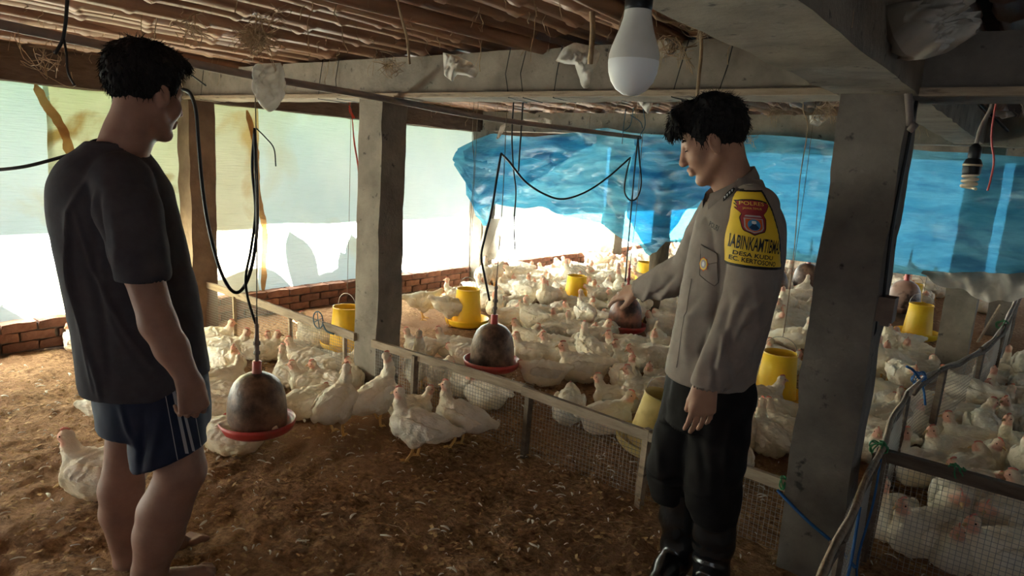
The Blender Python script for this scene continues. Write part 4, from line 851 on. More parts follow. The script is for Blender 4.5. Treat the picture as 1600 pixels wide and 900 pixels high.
NEAR = [  # foot pixel, pose, heading in the picture, size, label
 (152, 780, 'sit_up', 180, 1.3, 'white chicken resting on the litter behind the man\'s bare calves'),
 (116, 552, 'sit_back', 130, 1.0, 'white chicken by the brick wall behind the man\'s back'),
 (176, 690, 'stand_up', 0, 1.0, 'white chicken showing past the man\'s shorts'),
 (334, 548, 'sit_up', 10, 1.0, 'white chicken looking right at the left end of the fence'),
 (356, 566, 'sit_fwd', 5, 1.05, 'long white chicken lying behind the bird nearest the hose loop'),
 (352, 588, 'sit_right', 330, 1.05, 'round white chicken upper left of the near drinker'),
 (405, 568, 'sit_up', 10, 1.0, 'white chicken just behind the near drinker valve'),
 (440, 566, 'sit_up', 200, .95, 'white chicken facing left by the fence post behind the near drinker'),
 (476, 586, 'sit_up', 180, 1.1, 'plump white chicken facing left right of the near drinker'),
 (487, 546, 'sit_tall', 180, 1.05, 'upright white chicken behind the left fence netting'),
 (512, 545, 'sit_tuck', 0, .95, 'white chicken tail-on beside the left fence feeder'),
 (452, 608, 'sit_tall', 150, 1.0, 'white chicken with raised red head at the drinker rim'),
 (345, 618, 'sit_left', 40, 1.05, 'white chicken with bent neck left of the near drinker'),
 (338, 640, 'sit_up', 180, .95, 'upper of two chickens peeking between drinker and shorts'),
 (345, 662, 'sit_up', 185, .9, 'lower of two chickens peeking between drinker and shorts'),
 (473, 658, 'sit_low', 60, 1.1, 'white chicken lying right against the near drinker tray'),
 (482, 622, 'sit_up', 190, 1.0, 'white chicken behind the one lying by the drinker tray'),
 (508, 622, 'sit_left', 150, 1.0, 'white chicken with turned head left of the standing pair'),
 (530, 592, 'sit_up', 15, 1.0, 'white chicken looking right near the middle pillar foot'),
 (548, 614, 'sit_back', 100, 1.0, 'white chicken behind the netting left of the middle pillar'),
 (522, 690, 'stand_up', 75, 1.12, 'standing white chicken seen from behind right of the near drinker'),
 (584, 674, 'stand_tall', 50, 1.08, 'long-necked standing chicken seen from behind at the middle pillar'),
 (648, 728, 'stand_up', 172, 1.10, 'largest standing white chicken in the open facing left'),
 (716, 708, 'stand_up', 160, 1.05, 'standing white chicken facing left against the middle fence'),
 (640, 662, 'sit_up', 10, .95, 'white chicken head peeking behind the largest standing bird'),
 (690, 690, 'sit_up', 100, .9, 'white chicken hidden between the two front standing birds'),
 (358, 712, 'sit_low', 175, 1.15, 'white chicken lying below the near drinker tray'),
 (648, 616, 'stand_tall', 90, 1.0, 'white chicken behind the netting against the middle pillar'),
 (690, 606, 'sit_tuck', 70, 1.05, 'white chicken behind the netting left of the dark drinker'),
 (716, 620, 'sit_low', 110, 1.1, 'white chicken behind the netting below the dark drinker'),
 (756, 640, 'sit_back', 140, 1.12, 'white chicken close behind the netting right of the dark drinker'),
 (655, 562, 'sit_up', 175, 1.0, 'white chicken looking left just right of the middle pillar'),
 (706, 562, 'sit_up', 178, 1.05, 'white chicken looking left behind the dark drinker'),
 (728, 574, 'sit_low', 175, 1.0, 'white chicken leaning to the dark drinker tray'),
 (828, 572, 'sit_up', 170, 1.05, 'white chicken facing left right of the dark drinker tray'),
 (872, 574, 'sit_up', 178, 1.12, 'second white chicken in the row right of the dark drinker'),
 (908, 600, 'sit_up', 185, 1.3, 'big white chicken sprawled with spread feathers mid flock'),
 (846, 606, 'sit_low', 180, 1.1, 'white chicken stretching left over the middle fence rail'),
 (888, 662, 'sit_tuck', 80, 1.18, 'round white chicken seen from behind through the netting'),
 (950, 682, 'sit_right', 30, 1.2, 'yellowish chicken looking right behind the netting near the officer'),
 (962, 650, 'sit_up', 170, 1.1, 'red-combed white chicken just behind the yellowish one'),
 (1008, 636, 'sit_up', 175, 1.15, 'white chicken facing left beside the officer\'s trousers'),
 (985, 586, 'sit_up', 178, 1.1, 'white chicken facing left below the rusty drinker'),
 (985, 556, 'sit_low', 175, 1.0, 'white chicken just below the rusty drinker tray'),
 (868, 536, 'sit_low', 165, 1.05, 'dirty brownish chicken lying in the middle of the flock'),
 (926, 548, 'sit_right', 20, 1.2, 'plump white chicken left of the rusty drinker'),
 (930, 572, 'sit_tuck', 190, 1.05, 'dirty chicken lying below the plump white one'),
 (660, 503, 'stand_fwd', 30, 1.1, 'standing white chicken alone right of the middle pillar'),
 (702, 513, 'stand_down', 20, 1.1, 'standing white chicken feeding left of the tall yellow feeder'),
 (709, 474, 'sit_tall', 190, 1.0, 'white chicken behind the tall yellow feeder'),
 # pen on the right
 (1392, 846, 'sit_tall', 215, 1.12, 'white chicken squeezed against the right pen corner post'),
 (1442, 872, 'sit_up', 200, 1.18, 'white chicken facing left against the front netting of the right pen'),
 (1496, 824, 'sit_tuck', 235, 1.30, 'big dirty white chicken behind the right pen rail'),
 (1496, 896, 'sit_up', 235, 1.08, 'white chicken with pink face low in the right pen netting'),
 (1556, 908, 'sit_up', 195, 1.22, 'white chicken nearest the bottom right corner'),
 (1572, 850, 'sit_tuck', 200, 1.22, 'white chicken lying at the right edge under the pen rail'),
 (1436, 762, 'sit_tall', 190, 1.18, 'white chicken with raised head left in the right pen'),
 (1482, 738, 'sit_up', 195, 1.15, 'white chicken looking left behind the right pen rail'),
 (1452, 700, 'sit_tall', 200, 1.08, 'long-necked white chicken by the right pen fence'),
 (1497, 676, 'sit_up', 180, 1.15, 'white chicken facing left in the middle of the right pen'),
 (1538, 698, 'sit_right', 60, 1.25, 'white chicken seen from behind in the middle of the right pen'),
 (1455, 654, 'sit_tall', 190, 1.05, 'white chicken apart beside the far netting'),
 (1520, 768, 'sit_back', 20, 1.15, 'white chicken turned back above the right pen rail'),
 (1556, 748, 'sit_left', 220, 1.15, 'white chicken with dark wing gap above the right pen rail'),
 (1588, 730, 'sit_tall', 200, 1.15, 'upright white chicken at the right edge above the rail'),
 (1590, 682, 'sit_up', 200, 1.15, 'white chicken at the right edge of the pen'),
 (1566, 650, 'sit_up', 190, 1.1, 'white chicken behind the right edge bird'),
 (1530, 640, 'sit_left', 180, 1.05, 'white chicken in the second row of the right pen'),
 (1595, 800, 'sit_tuck', 190, 1.15, 'white chicken cut by the right edge just below the rail'),
 # gap between officer and pillar
 (1190, 650, 'sit_up', 10, 1.15, 'white chicken under the feeder between officer and pillar'),
 (1225, 700, 'sit_up', 120, 1.1, 'white chicken beside the big pillar foot'),
 (1200, 712, 'sit_tall', 100, 1.1, 'white chicken looking up at the gap fence end'),
 (1160, 668, 'sit_low', 60, 1.1, 'white chicken just right of the officer\'s hip'),
 (1165, 705, 'sit_tuck', 40, 1.1, 'white chicken behind the officer\'s thigh'),
 (1155, 742, 'sit_tuck', 80, .9, 'white chicken rump at the netting behind the officer\'s knee'),
 (1085, 790, 'sit_tuck', 80, .9, None),
]
POSES['sit_fwd'] = None
PTS = []
for (px, py, pose, hd, s, lab) in NEAR:
    if lab is None: continue
    if pose == 'sit_fwd': pose = 'sit_up'
    g = gnd(px, py-4 if py > 520 else py-2); g = g+FH*.04
    bird(g, pose, yaw_img(hd), True, s*1.0, lab); PTS.append((g[0], g[1]))
# the flock
def inpoly(x, y, P_):
    c = False; n = len(P_)
    for i in range(n):
        (x1, y1), (x2, y2) = P_[i], P_[i-1]
        if (y1 > y) != (y2 > y) and x < (x2-x1)*(y-y1)/(y2-y1)+x1: c = not c
    return c
ZONES = [[(738, 452), (800, 436), (900, 424), (1000, 398), (1060, 396), (1062, 470), (1045, 560), (1050, 640), (1000, 640), (960, 600), (880, 590), (815, 545), (835, 500), (800, 508), (760, 492), (740, 470)],
         [(1140, 420), (1225, 412), (1262, 412), (1240, 560), (1232, 700), (1140, 700), (1170, 600), (1190, 480)],
         [(1388, 440), (1400, 430), (1452, 432), (1462, 470), (1440, 480), (1398, 470)],
         [(1362, 545), (1395, 540), (1420, 545), (1440, 575), (1462, 570), (1450, 590), (1420, 605), (1385, 700), (1350, 720), (1362, 620)],
         [(1470, 640), (1520, 595), (1600, 585), (1640, 700), (1640, 880), (1400, 850), (1420, 740), (1450, 660)],
         [(1525, 470), (1545, 470), (1545, 490), (1525, 490)]]
OBST = [(-5.15, 6.08, .24), (-5.12, 9.17, .26), (-.39, 6.26, .26), (-.18, 8.62, .26), (-3.12, 2.75, .22), (-.5, 2.69, .24), (-5.15, 2.7, .2)]+[(D2[0], D2[1], .27), (D3[0], D3[1], .26)]+[(o.location[0], o.location[1], .22) for o in COL.objects if o.name.startswith('poultry_feeder')]+[(g_[0], g_[1], .2) for g_ in (gnd(1012, 512), gnd(1490, 575), gnd(1258, 452), gnd(1206, 462), gnd(1409, 485))]
cand = []
for t in range(60000):
    X = random.uniform(-5.0, 1.3); Y = random.uniform(2.95, 12.3); p_ = prj((X, Y, .0))
    if not any(inpoly(p_[0], p_[1], z) for z in ZONES): continue
    if X > -.48 and X < .02 and Y < 8: 
        if abs(X+.36) < .16: continue
    md = .205 if Y < 7.5 else .235
    if any((X-a)**2+(Y-b)**2 < md*md for a, b in PTS) or any((X-a)**2+(Y-b)**2 < r*r for a, b, r in OBST): continue
    PTS.append((X, Y)); cand.append((X, Y))
cand.sort(key=lambda q: math.hypot(*q)); names = ['sit_up', 'sit_tall', 'sit_left', 'sit_right', 'sit_back', 'sit_low', 'sit_tuck', 'stand_up', 'stand_fwd', 'sit_up']
nbud = 296-len(BIRDS); FAR = []
for k, (X, Y) in enumerate(cand):
    pose = random.choice(names); yw = random.uniform(0, 6.28) if random.random() < .6 else yaw_img(random.gauss(180, 45)); s = random.uniform(1.0, 1.22)
    if k < nbud: FAR.append(bird((X, Y), pose, yw, Y < 4.6, s, 'x'))
    else:
        FAR.append(None)
rest = cand[nbud:]
if rest:
    VV = []; QQ = []; CC = []; off = 0; me = LO['sit_up']; nV = len(me.vertices); co = np.zeros(nV*3, np.float32); me.vertices.foreach_get('co', co); co = co.reshape(-1, 3); q_ = np.zeros(len(me.loops), np.int32); me.loops.foreach_get('vertex_index', q_); q_ = q_.reshape(-1, 4); cl = np.zeros(nV*4, np.float32); me.color_attributes['Col'].data.foreach_get('color', cl); cl = cl.reshape(-1, 4)[:, :3]
    for (X, Y) in rest:
        a = random.uniform(0, 6.28); c, s = math.cos(a), math.sin(a); VV.append(np.stack([co[:, 0]*c-co[:, 1]*s+X, co[:, 0]*s+co[:, 1]*c+Y, co[:, 2]], 1)); QQ.append(q_+off); CC.append(cl); off += nV
    tag(obj('distant_flock', qmesh('distant_flock', np.concatenate(VV), np.concatenate(QQ), MT['plumage'], np.concatenate(CC))), 'farthest part of the white flock at the back of the shed', 'flock', kind='stuff')
# labels for the flock: nearest landmark, side and rank
LM = [('the tall yellow feeder', gnd(729, 508)), ('the feeder under torn tarp', gnd(898, 478)), ('the feeder behind the arm', gnd(1006, 452)), ('the feeder beside the officer', gnd(1209, 628)), ('the clean broad-panned feeder', gnd(1431, 528)), ('the dark fence drinker', D2), ('the rusty drinker', D3), ('the bark log post', gnd(1012, 512)), ('the far wall pillar', np.array([-5.0, 9.2, 0])), ('the tan drinker', gnd(1409, 485)), ('the far grey drinker', gnd(1258, 452)), ('the wall pillar with rag', np.array([-5.1, 6.1, 0])), ('the white curving rail', gnd(1500, 600)), ('the big pillar', np.array([-.5, 2.7, .2]))]
ORD = ['nearest', 'second nearest', 'third nearest', 'fourth nearest', 'fifth nearest', 'sixth nearest', 'seventh nearest', 'eighth nearest', 'ninth nearest', 'tenth nearest', 'eleventh nearest', 'twelfth nearest', 'thirteenth nearest', 'fourteenth nearest']
buck = {}
FARS = set(o.name for o in FAR if o is not None)
for o in [b_[0] for b_ in BIRDS]:
    a = prj((o.location[0], o.location[1], .12)); best = None
    for i, (nm, g_) in enumerate(LM):
        b = prj((g_[0], g_[1], .12)); d = math.hypot(a[0]-b[0], (a[1]-b[1])*1.6)
        if best is None or d < best[0]: best = (d, i, a[0]-b[0], a[1]-b[1])
    d, i, dx, dy = best; side = ('right of' if dx > 0 else 'left of') if abs(dx) > abs(dy)*1.3 else ('in front of' if dy > 0 else 'behind'); buck.setdefault((i, side), []).append((d, o))
pos_ = {o: p for o, p in BIRDS}
for (i, side), L in buck.items():
    L.sort(key=lambda q: q[0])
    for k, (d, o) in enumerate(L):
        if o.name in FARS: o['label'] = f"{POSEWORD[pos_[o]]} white chicken {side} {LM[i][0]}, {ORD[k] if k < len(ORD) else str(k+1)+'th nearest'} to it"
# ================================================================== people
RZ = math.atan2(RT[1], RT[0])
MT['skin'] = mat('brown_skin', (.36, .19, .125), (.44, .25, .165), 18, rough=.55, bump=.12, bsc=160, spec=.35, bdist=.002)
MT['skin_dark'] = mat('dark_brown_skin', (.25, .135, .098), (.32, .178, .13), 18, rough=.6, bump=.12, bsc=160, spec=.3, bdist=.002)
MT['hair'] = mat('black_hair', (.008, .007, .007), (.018, .016, .015), 60, rough=.75, bump=.6, bsc=70, stretch=(1, 1, .3), spec=.12, bdist=.006)
MT['khaki'] = mat('grey_brown_uniform_cloth', (.215, .175, .150), (.255, .212, .182), 30, rough=.85, bump=.15, bsc=400, spec=.2, bdist=.001)
MT['trouser'] = mat('black_trouser_cloth', (.009, .008, .008), (.014, .012, .012), 20, spec=.08, rough=.8, bump=.15, bsc=300, bdist=.001)
MT['boot'] = mat('black_rubber_boot', (.010, .010, .011), rough=.22, spec=.6)
MT['charcoal'] = mat('charcoal_cotton', (.050, .046, .053), (.062, .058, .066), 30, rough=.95, bump=.12, bsc=500, spec=.1, bdist=.001)
MT['navy'] = mat('navy_jersey', (.009, .014, .035), (.013, .020, .048), 25, rough=.75, bump=.12, bsc=400, bdist=.001)
MT['greystripe'] = mat('pale_grey_stripe', (.36, .36, .38), rough=.7)
MT['bandyellow'] = mat('yellow_armband', (.72, .47, .025), (.80, .54, .04), 12, rough=.6)
MT['inkblack'] = mat('black_print', (.012, .011, .010), rough=.6)
MT['maroon'] = mat('maroon_patch', (.26, .022, .030), (.34, .04, .045), 60, rough=.7)
MT['patchgrey'] = mat('grey_patch', (.42, .36, .36), rough=.7)
MT['gold'] = mat('gold_thread', (.80, .55, .08), rough=.6)
MT['orange'] = mat('orange_red_patch', (.62, .11, .02), rough=.6)
MT['patchblue'] = mat('blue_patch', (.05, .24, .48), rough=.6)
MT['darkblue'] = mat('dark_blue_patch', (.01, .04, .10), rough=.6)
MT['silver'] = mat('silver_patch', (.72, .73, .74), rough=.5)
def person_frame(px, py):
    O = gnd(px, py); O[2] = 0; D0 = float(O@FH)
    def Lp(x, y, d=0.0):
        P_ = at(x, y, D0+d); return np.array([(P_-O)@RT, d, P_[2]])
    return O, Lp
def hframe(yaw_fwd, pitch):
    """head axes: forward (2-vector r,d), left, up"""
    f2 = np.array([yaw_fwd[0], yaw_fwd[1], 0.]); f2 /= np.linalg.norm(f2); f = f2*math.cos(pitch)-np.array([0, 0, math.sin(pitch)]); u = f2*math.sin(pitch)+np.array([0, 0, math.cos(pitch)]); l = np.cross(u, f); return np.array([f, l, u]).T
def head(F, H, R):
    T = lambda x, y, z: H+R@np.array([x, y, z])
    F.ell(T(-.014, 0, .045), (.094, .074, .080), .02, R); F.ell(T(.036, 0, -.026), (.056, .056, .078), .03, R)
    for s in (1, -1):
        F.cap(T(.0, s*.052, -.045), .022, T(.060, s*.014, -.100), .017, .02); F.cap(T(.080, s*.010, .027), .011, T(.066, s*.044, .024), .011, .014)
        F.ell(T(.055, s*.039, -.026), (.026, .024, .026), .02, R); F.ell(T(.090, s*.030, .008), (.012, .017, .010), .012, R, op='sub')
        F.ell(T(.0735, s*.031, .006), (.0125, .0135, .0105), .003, R); F.ell(T(.101, s*.0125, -.033), (.009, .008, .0075), .006, R)
        Re = R@rotm('z', s*.35)@rotm('y', -.12); F.ell(T(-.006, s*.077, -.002), (.020, .009, .032), .006, Re); F.ell(T(-.003, s*.086, .001), (.0095, .007, .018), .004, Re, op='sub'); F.ell(T(-.006, s*.078, -.030), (.008, .006, .009), .006, R)
    F.ell(T(.068, 0, -.102), (.019, .022, .017), .015, R); F.cap(T(.086, 0, .016), .0095, T(.107, 0, -.028), .0125, .010)
    F.cap(T(.089, -.019, -.059), .0055, T(.094, 0, -.056), .0075, .006).cap(T(.094, 0, -.056), .0075, T(.089, .019, -.059), .0055, .006)
    F.cap(T(.087, -.015, -.0705), .006, T(.091, 0, -.071), .0085, .006).cap(T(.091, 0, -.071), .0085, T(.087, .015, -.0705), .006, .006)
    F.cap(T(.100, -.022, -.0635), .0022, T(.102, .022, -.0635), .0022, .003, op='sub')
def hand(F, W, f, n, t, curl=(.3, .35, .25), s=1.0, spread=.10, thumb=(.55, .75, -.35)):
    f, n, t = [np.asarray(q, float)/np.linalg.norm(q) for q in (f, n, t)]; t = t-f*(t@f); t /= np.linalg.norm(t); n = n-f*(n@f)-t*(n@t); n /= np.linalg.norm(n)
    for k, (o, L, r) in enumerate([(.031, .070, .0092), (.0105, .079, .0095), (-.0105, .073, .0090), (-.030, .057, .0080)]):
        kn = W+s*(f*(.088-.004*abs(k-1))+t*o); F.cap(W+s*(t*o*.55+f*.008), .017*s, kn, .0128*s, .014)
        ang = 0; p = kn; d0 = f+t*(o/.031)*spread; d0 /= np.linalg.norm(d0)
        for j, (q, c) in enumerate(zip((.45, .30, .25), curl)):
            ang += c*(1+.12*(k-1)); d = d0*math.cos(ang)-n*math.sin(ang); e = p+d*L*q*s*1.05; F.cap(p, (r-.0008*j)*s, e, (r-.0008*(j+1))*s, .003); p = e
    b = W+s*(f*.022+t*.026-n*.006); d = f*thumb[0]+t*thumb[1]+n*thumb[2]; d /= np.linalg.norm(d); m = b+d*.042*s; d2 = d*.8+f*.55; d2 /= np.linalg.norm(d2); F.cap(b, .0165*s, m, .0115*s, .012); F.cap(m, .0112*s, m+d2*.032*s, .0088*s, .004)
def hairdo(H, R, lo, hi, fringe, vol, nape, h=.0045):
    F = Field(lo, hi, h); T = lambda x, y, z: H+R@np.array([x, y, z])
    F.ell(T(-.018, 0, .052), (.104+vol*.5, .083+vol*.3, .086+vol), .01, R); F.ell(T(.035, 0, .098), (.062, .064, .040+vol*.6), .02, R)
    xs = np.array([-.14, -.09, -.05, -.028, -.012, .012, .030, .045, .062, .085, .12]); zs = np.array([nape, nape, nape-.004, -.020, .024, .026, -.004, .034, .058, .072, .078])
    def kp(x, y, z):
        a, b, c = x-H[0], y-H[1], z-H[2]; X = R[0, 0]*a+R[1, 0]*b+R[2, 0]*c; Zz = R[0, 2]*a+R[1, 2]*b+R[2, 2]*c; return np.interp(X, xs, zs)-Zz
    F.keep(kp); rg = random.Random(3)
    for (a, b, c, r) in fringe(rg):
        P_ = spline([T(*a), T(*b), T(*c)], 4); F.chain(P_, np.linspace(r, r*.35, len(P_)), .004)
    V, Q = F.mesh(); V = relax(V, Q, 1, .35); N_ = vnormals(V, Q); Lc = (V-H)@R
    st = .0026*vnoise(Lc*[.5, 1.3, .8], 130, 6)+np.sin(Lc[:, 1]*230+9*vnoise(Lc, 22, 2)+Lc[:, 0]*60)*.0016+.004*fbm(Lc*[1, 1.6, .7], 55, 2, 4); V = V+N_*st[:, None]
    # short tufts that break up the outline
    pick = np.random.default_rng(5).choice(len(V), 1500, replace=False); tv = []; tq = []; b0 = len(V); dn = R@np.array([.25, 0, -.9])
    for i in pick:
        n_ = N_[i]; t_ = dn-n_*(dn@n_)+.5*np.array([rg.uniform(-1, 1), rg.uniform(-1, 1), rg.uniform(-1, 1)]); t_ /= np.linalg.norm(t_)+1e-9; sd = np.cross(n_, t_)*.0016; a = V[i]-n_*.002; e = V[i]+t_*rg.uniform(.008, .02)+n_*rg.uniform(.002, .008); k = b0+len(tv)
        tv += [a-sd, a+sd, e+sd*.2, e-sd*.2, a+n_*.003, e+n_*.001]; tq += [(k, k+1, k+2, k+3), (k, k+4, k+5, k+3), (k+1, k+4, k+5, k+2)]
    return np.concatenate([V, np.array(tv)]), np.concatenate([Q, np.array(tq)])
def folds(V, Q, lines, front=True):
    N_ = vnormals(V, Q); D_ = np.zeros(len(V))
    for (pl, w_, amp) in lines:
        pl = [np.asarray(p)[[0, 2]] for p in pl]; best = np.full(len(V), 9.0); P2 = V[:, [0, 2]]; tt = np.zeros(len(V))
        for i in range(len(pl)-1):
            a, b = pl[i], pl[i+1]; ab = b-a; t = np.clip(((P2-a)@ab)/(ab@ab), 0, 1); d = np.linalg.norm(P2-a-t[:, None]*ab, axis=1); m = d < best; best = np.where(m, d, best); tt = np.where(m, (i+t)/(len(pl)-1), tt)
        D_ += amp*np.exp(-(best/w_)**2)*np.clip(np.sin(np.pi*np.clip(tt*.9+.05, 0, 1)), .15, 1)
    if front: D_ *= np.clip(-N_[:, 1]*1.6+.25, 0, 1)
    return V+N_*D_[:, None]
class Proj:
    """lays flat marks on a garment by casting onto its surface along +d (from the side the marks are on)"""
    def __init__(s, V, Q): s.t = BVHTree.FromPolygons([Vector(v) for v in V], [tuple(int(i) for i in q) for q in Q])
    def hit(s, r, z, off, dr=(0, 1, 0)):
        dv = Vector(dr).normalized(); o = Vector((r, -.13 if dr[0] else .0, z))-dv*.9
        h, n, i, d = s.t.ray_cast(o, dv)
        return np.array(h)+np.array(n)*(off if n.dot(dv) < 0 else -off) if h is not None else None
    def hit_px(s, x, y, off, O):                          # along the line of sight from the viewer's place
        d = ray(x, y); dv = Vector((d@RT, d@FH, d[2])); c = CAMP-O; h, n, i, q = s.t.ray_cast(Vector((c@RT, c@FH, CAMH)), dv)
        return np.array(h)+np.array(n)*(off if n.dot(dv) < 0 else -off) if h is not None else None
    def patch(s, outl, off, dr=(0, 1, 0), rings=6, n=48):
        C2 = np.array(outl, float); per = np.vstack([C2, C2[:1]]); sd = np.r_[0, np.cumsum(np.linalg.norm(np.diff(per, axis=0), axis=1))]; tt = np.linspace(0, sd[-1], n, endpoint=False); O_ = np.stack([np.interp(tt, sd, per[:, k]) for k in (0, 1)], 1); cen = O_.mean(0); mb = MB(); V = []; F = []
        c0 = s.hit(cen[0], cen[1], off, dr)
        if c0 is None: return mb
        for r_ in range(rings):
            k = 1-r_/rings
            for o in O_:
                q_ = cen+(o-cen)*k; h_ = s.hit(q_[0], q_[1], off, dr); V.append(h_ if h_ is not None else c0)
        V.append(c0)
        for r_ in range(rings-1):
            for k in range(n): F.append((r_*n+k, r_*n+(k+1) % n, (r_+1)*n+(k+1) % n, (r_+1)*n+k))
        for k in range(n): F.append(((rings-1)*n+k, (rings-1)*n+(k+1) % n, rings*n))
        return mb.add(V, F)
    def text(s, txt, c, size, off, width=None, height=None, wrap=None, rot=0.0, dr=(0, 1, 0), weight=.0):
        cu = bpy.data.curves.new('t', 'FONT'); cu.body = txt; cu.size = 1.0; cu.align_x = 'CENTER'; cu.offset = weight; cu.resolution_u = 3; o = bpy.data.objects.new('t', cu); COL.objects.link(o); me = o.to_mesh(); V = np.array([v.co[:] for v in me.vertices]); F = [tuple(p.vertices) for p in me.polygons]
        o.to_mesh_clear(); bpy.data.objects.remove(o); bpy.data.curves.remove(cu)
        if len(V) == 0: return MB()
        V[:, 1] -= (V[:, 1].max()+V[:, 1].min())/2; V[:, 0] -= (V[:, 0].max()+V[:, 0].min())/2
        V[:, 0] *= (width/(V[:, 0].max()-V[:, 0].min())) if width else size; V[:, 1] *= (height/(V[:, 1].max()-V[:, 1].min())) if height else size
        cr, sr = math.cos(rot), math.sin(rot); X = V[:, 0]*cr-V[:, 1]*sr; Y = V[:, 0]*sr+V[:, 1]*cr
        if wrap: X = wrap*np.sin(np.clip(X/wrap, -1.5, 1.5))
        P_ = []; last = None; ok = []
        for x, y in zip(X, Y):
            h_ = s.hit(c[0]+x, c[1]+y, off, dr); ok.append(h_ is not None); P_.append(h_ if h_ is not None else np.zeros(3))
        mb = MB(); mb.add(P_, [f for f in F if all(ok[i] for i in f)]); return mb
def skin_part(name, F, m, parent, relax_n=1, dis=None, label=None):
    V, Q = F.mesh(); V = relax(V, Q, relax_n, .5)
    if dis is not None: V = dis(V, Q)
    o = obj(name, qmesh(name, V, Q, MT[m]), parent, False)
    if label: o['label'] = label
    return o, V, Q

# ------------------------------------------------------------------ the officer
O, L = person_frame(1085, 905)
off = thing('person', 'person in grey-brown uniform shirt and black trousers pointing at a drinker', 'person', O, rz=RZ)
HR = hframe((-.96, .26), .43); HC = np.array([-.115, 0.0, 1.545])
B = Field((-.40, -.34, -.0), (.26, .74, 1.72), .0042)
head(B, HC, HR)
B.chain([HC+HR@np.array([-.035, 0, -.04]), np.array([-.042, 0, 1.44]), np.array([-.012, .0, 1.36])], [.054, .057, .064], .03)
B.loft([(.80, -.03, 0, .11, .13), (1.0, -.01, 0, .11, .14), (1.2, .0, 0, .11, .15), (1.34, 0, 0, .08, .14), (1.38, 0, 0, .05, .09)], .03)
SL, EL, WL = np.array([.005, -.155, 1.35]), np.array([-.012, -.205, 1.09]), np.array([-.112, -.238, .815])
B.chain([SL, EL, WL], [.05, .042, .028], .02)
hand(B, WL, (-.06, -.02, -1), (.10, -1, .0), (-1, -.15, .05), curl=(.18, .26, .22), s=1.04, spread=.05, thumb=(1.0, .18, -.35))
SR, ER, WR = np.array([-.03, .14, 1.33]), L(1082, 416, .29), L(998, 453, .50)
B.chain([SR, ER, WR], [.05, .042, .028], .02)
hand(B, WR, L(966, 459, .585)-WR, (-.25, -.40, .9), (-.30, -.75, -.45), curl=(.16, .24, .22), s=1.02, spread=.22, thumb=(.8, .55, -.45))
for (hp_, kn_, an_) in (((-.06, .08, .80), (-.10, .06, .46), (-.062, .05, .10)), ((.0, -.08, .80), (.0, -.08, .46), (.025, -.08, .10))): B.chain([np.array(hp_), np.array(kn_), np.array(an_), np.array(an_)+np.array([-.03, -.05, -.055])], [.07, .05, .035, .028], .02)
bo, bV, bQ = skin_part('body', B, 'skin', off, 1)
def fr_off(rg):
    out = []
    for k in range(26):
        y = -.062+.124*k/25+rg.uniform(-.004, .004); e = .125+rg.uniform(-.014, .008)-abs(y)*.55; out.append(((.03, y*.9, .135), (.085, y*1.0, .122+rg.uniform(-.004, .008)), (e, y*1.05+rg.uniform(-.012, .012), .064+rg.uniform(-.022, .016)), .0125))
    for k in range(26):
        a = rg.uniform(-2.6, 2.6); out.append(((-.02, .03*math.sin(a), .13), (-.02+.05*math.cos(a), .06*math.sin(a), .135), (-.02+.085*math.cos(a), .086*math.sin(a), .112+rg.uniform(-.02, .02)), .011))
    return out
hV, hQ = hairdo(HC, HR, (-.32, -.17, 1.40), (.10, .17, 1.73), fr_off, .016, -.052)
obj('hair', qmesh('hair', hV, hQ, MT['hair']), off, False)
mb = MB()
for s in (1, -1):
    for k in range(14):
        a = HC+HR@np.array([.0865-.012*(k/13)**1.5, s*(.012+.036*k/13), .030+.006*math.sin(k/13*2.6)]); mb.tube([a, a+HR@np.array([.001, s*.008, .004])], [.0022, .0006], 4)
part('eyebrow', mb, MT['hair'], off, True, False)
for s in (1, -1):
    m = MB(); m.tube(spline([HC+HR@np.array(q) for q in ((.0835, s*.020, .003), (.0868, s*.031, .0035), (.080, s*.043, .003))], 5), .0016, 5); part('eyelid', m, MT['inkblack'], off, True, False)
# shirt
S = Field((-.40, -.34, .70), (.26, .62, 1.52), .005)
S.loft([(.735, -.038, .0, .148, .172), (.80, -.034, 0, .146, .172), (.98, -.014, 0, .150, .176), (1.10, -.002, .0, .152, .182), (1.22, .004, .0, .148, .190), (1.31, .004, .0, .132, .186), (1.37, .004, 0, .100, .160), (1.41, .0, 0, .072, .100), (1.44, -.005, 0, .062, .07)], .012)
S.chain([(.004, -.145, 1.355), (.004, -.178, 1.26), (-.004, -.205, 1.12), (-.04, -.222, .99), (-.078, -.233, .90), (-.106, -.238, .822)], [.066, .079, .076, .067, .060, .055], .005)
S.chain([SR+np.array([.0, -.02, -.01]), (SR+ER)/2, ER+np.array([0, 0, -.012]), (ER*.55+WR*.45)+np.array([0, 0, -.012]), ER*.06+WR*.94], [.072, .076, .079, .070, .047], .006)
S.cap(HC+HR@np.array([-.03, 0, -.03]), .056, (-.030, 0, 1.385), .058, .004, op='sub')
e_, w2 = WL-np.array([-.10, -.02, -1])*.012, WL+np.array([-.10, -.02, -1.])*.08; S.cap((-.100, -.237, .842), .047, w2, .052, .002, op='sub')
d_ = (WR-ER)/np.linalg.norm(WR-ER); S.cap(WR-d_*.05, .040, WR+d_*.08, .046, .002, op='sub')
S.keep(lambda x, y, z: np.maximum(-(z-(.762-.0*x)), 0*x-1)+0*y)
S.keep(lambda x, y, z: np.where((y < .30) & (x < -.02) & (z < .83), -1, -1)+0*x+0*y+0*z)
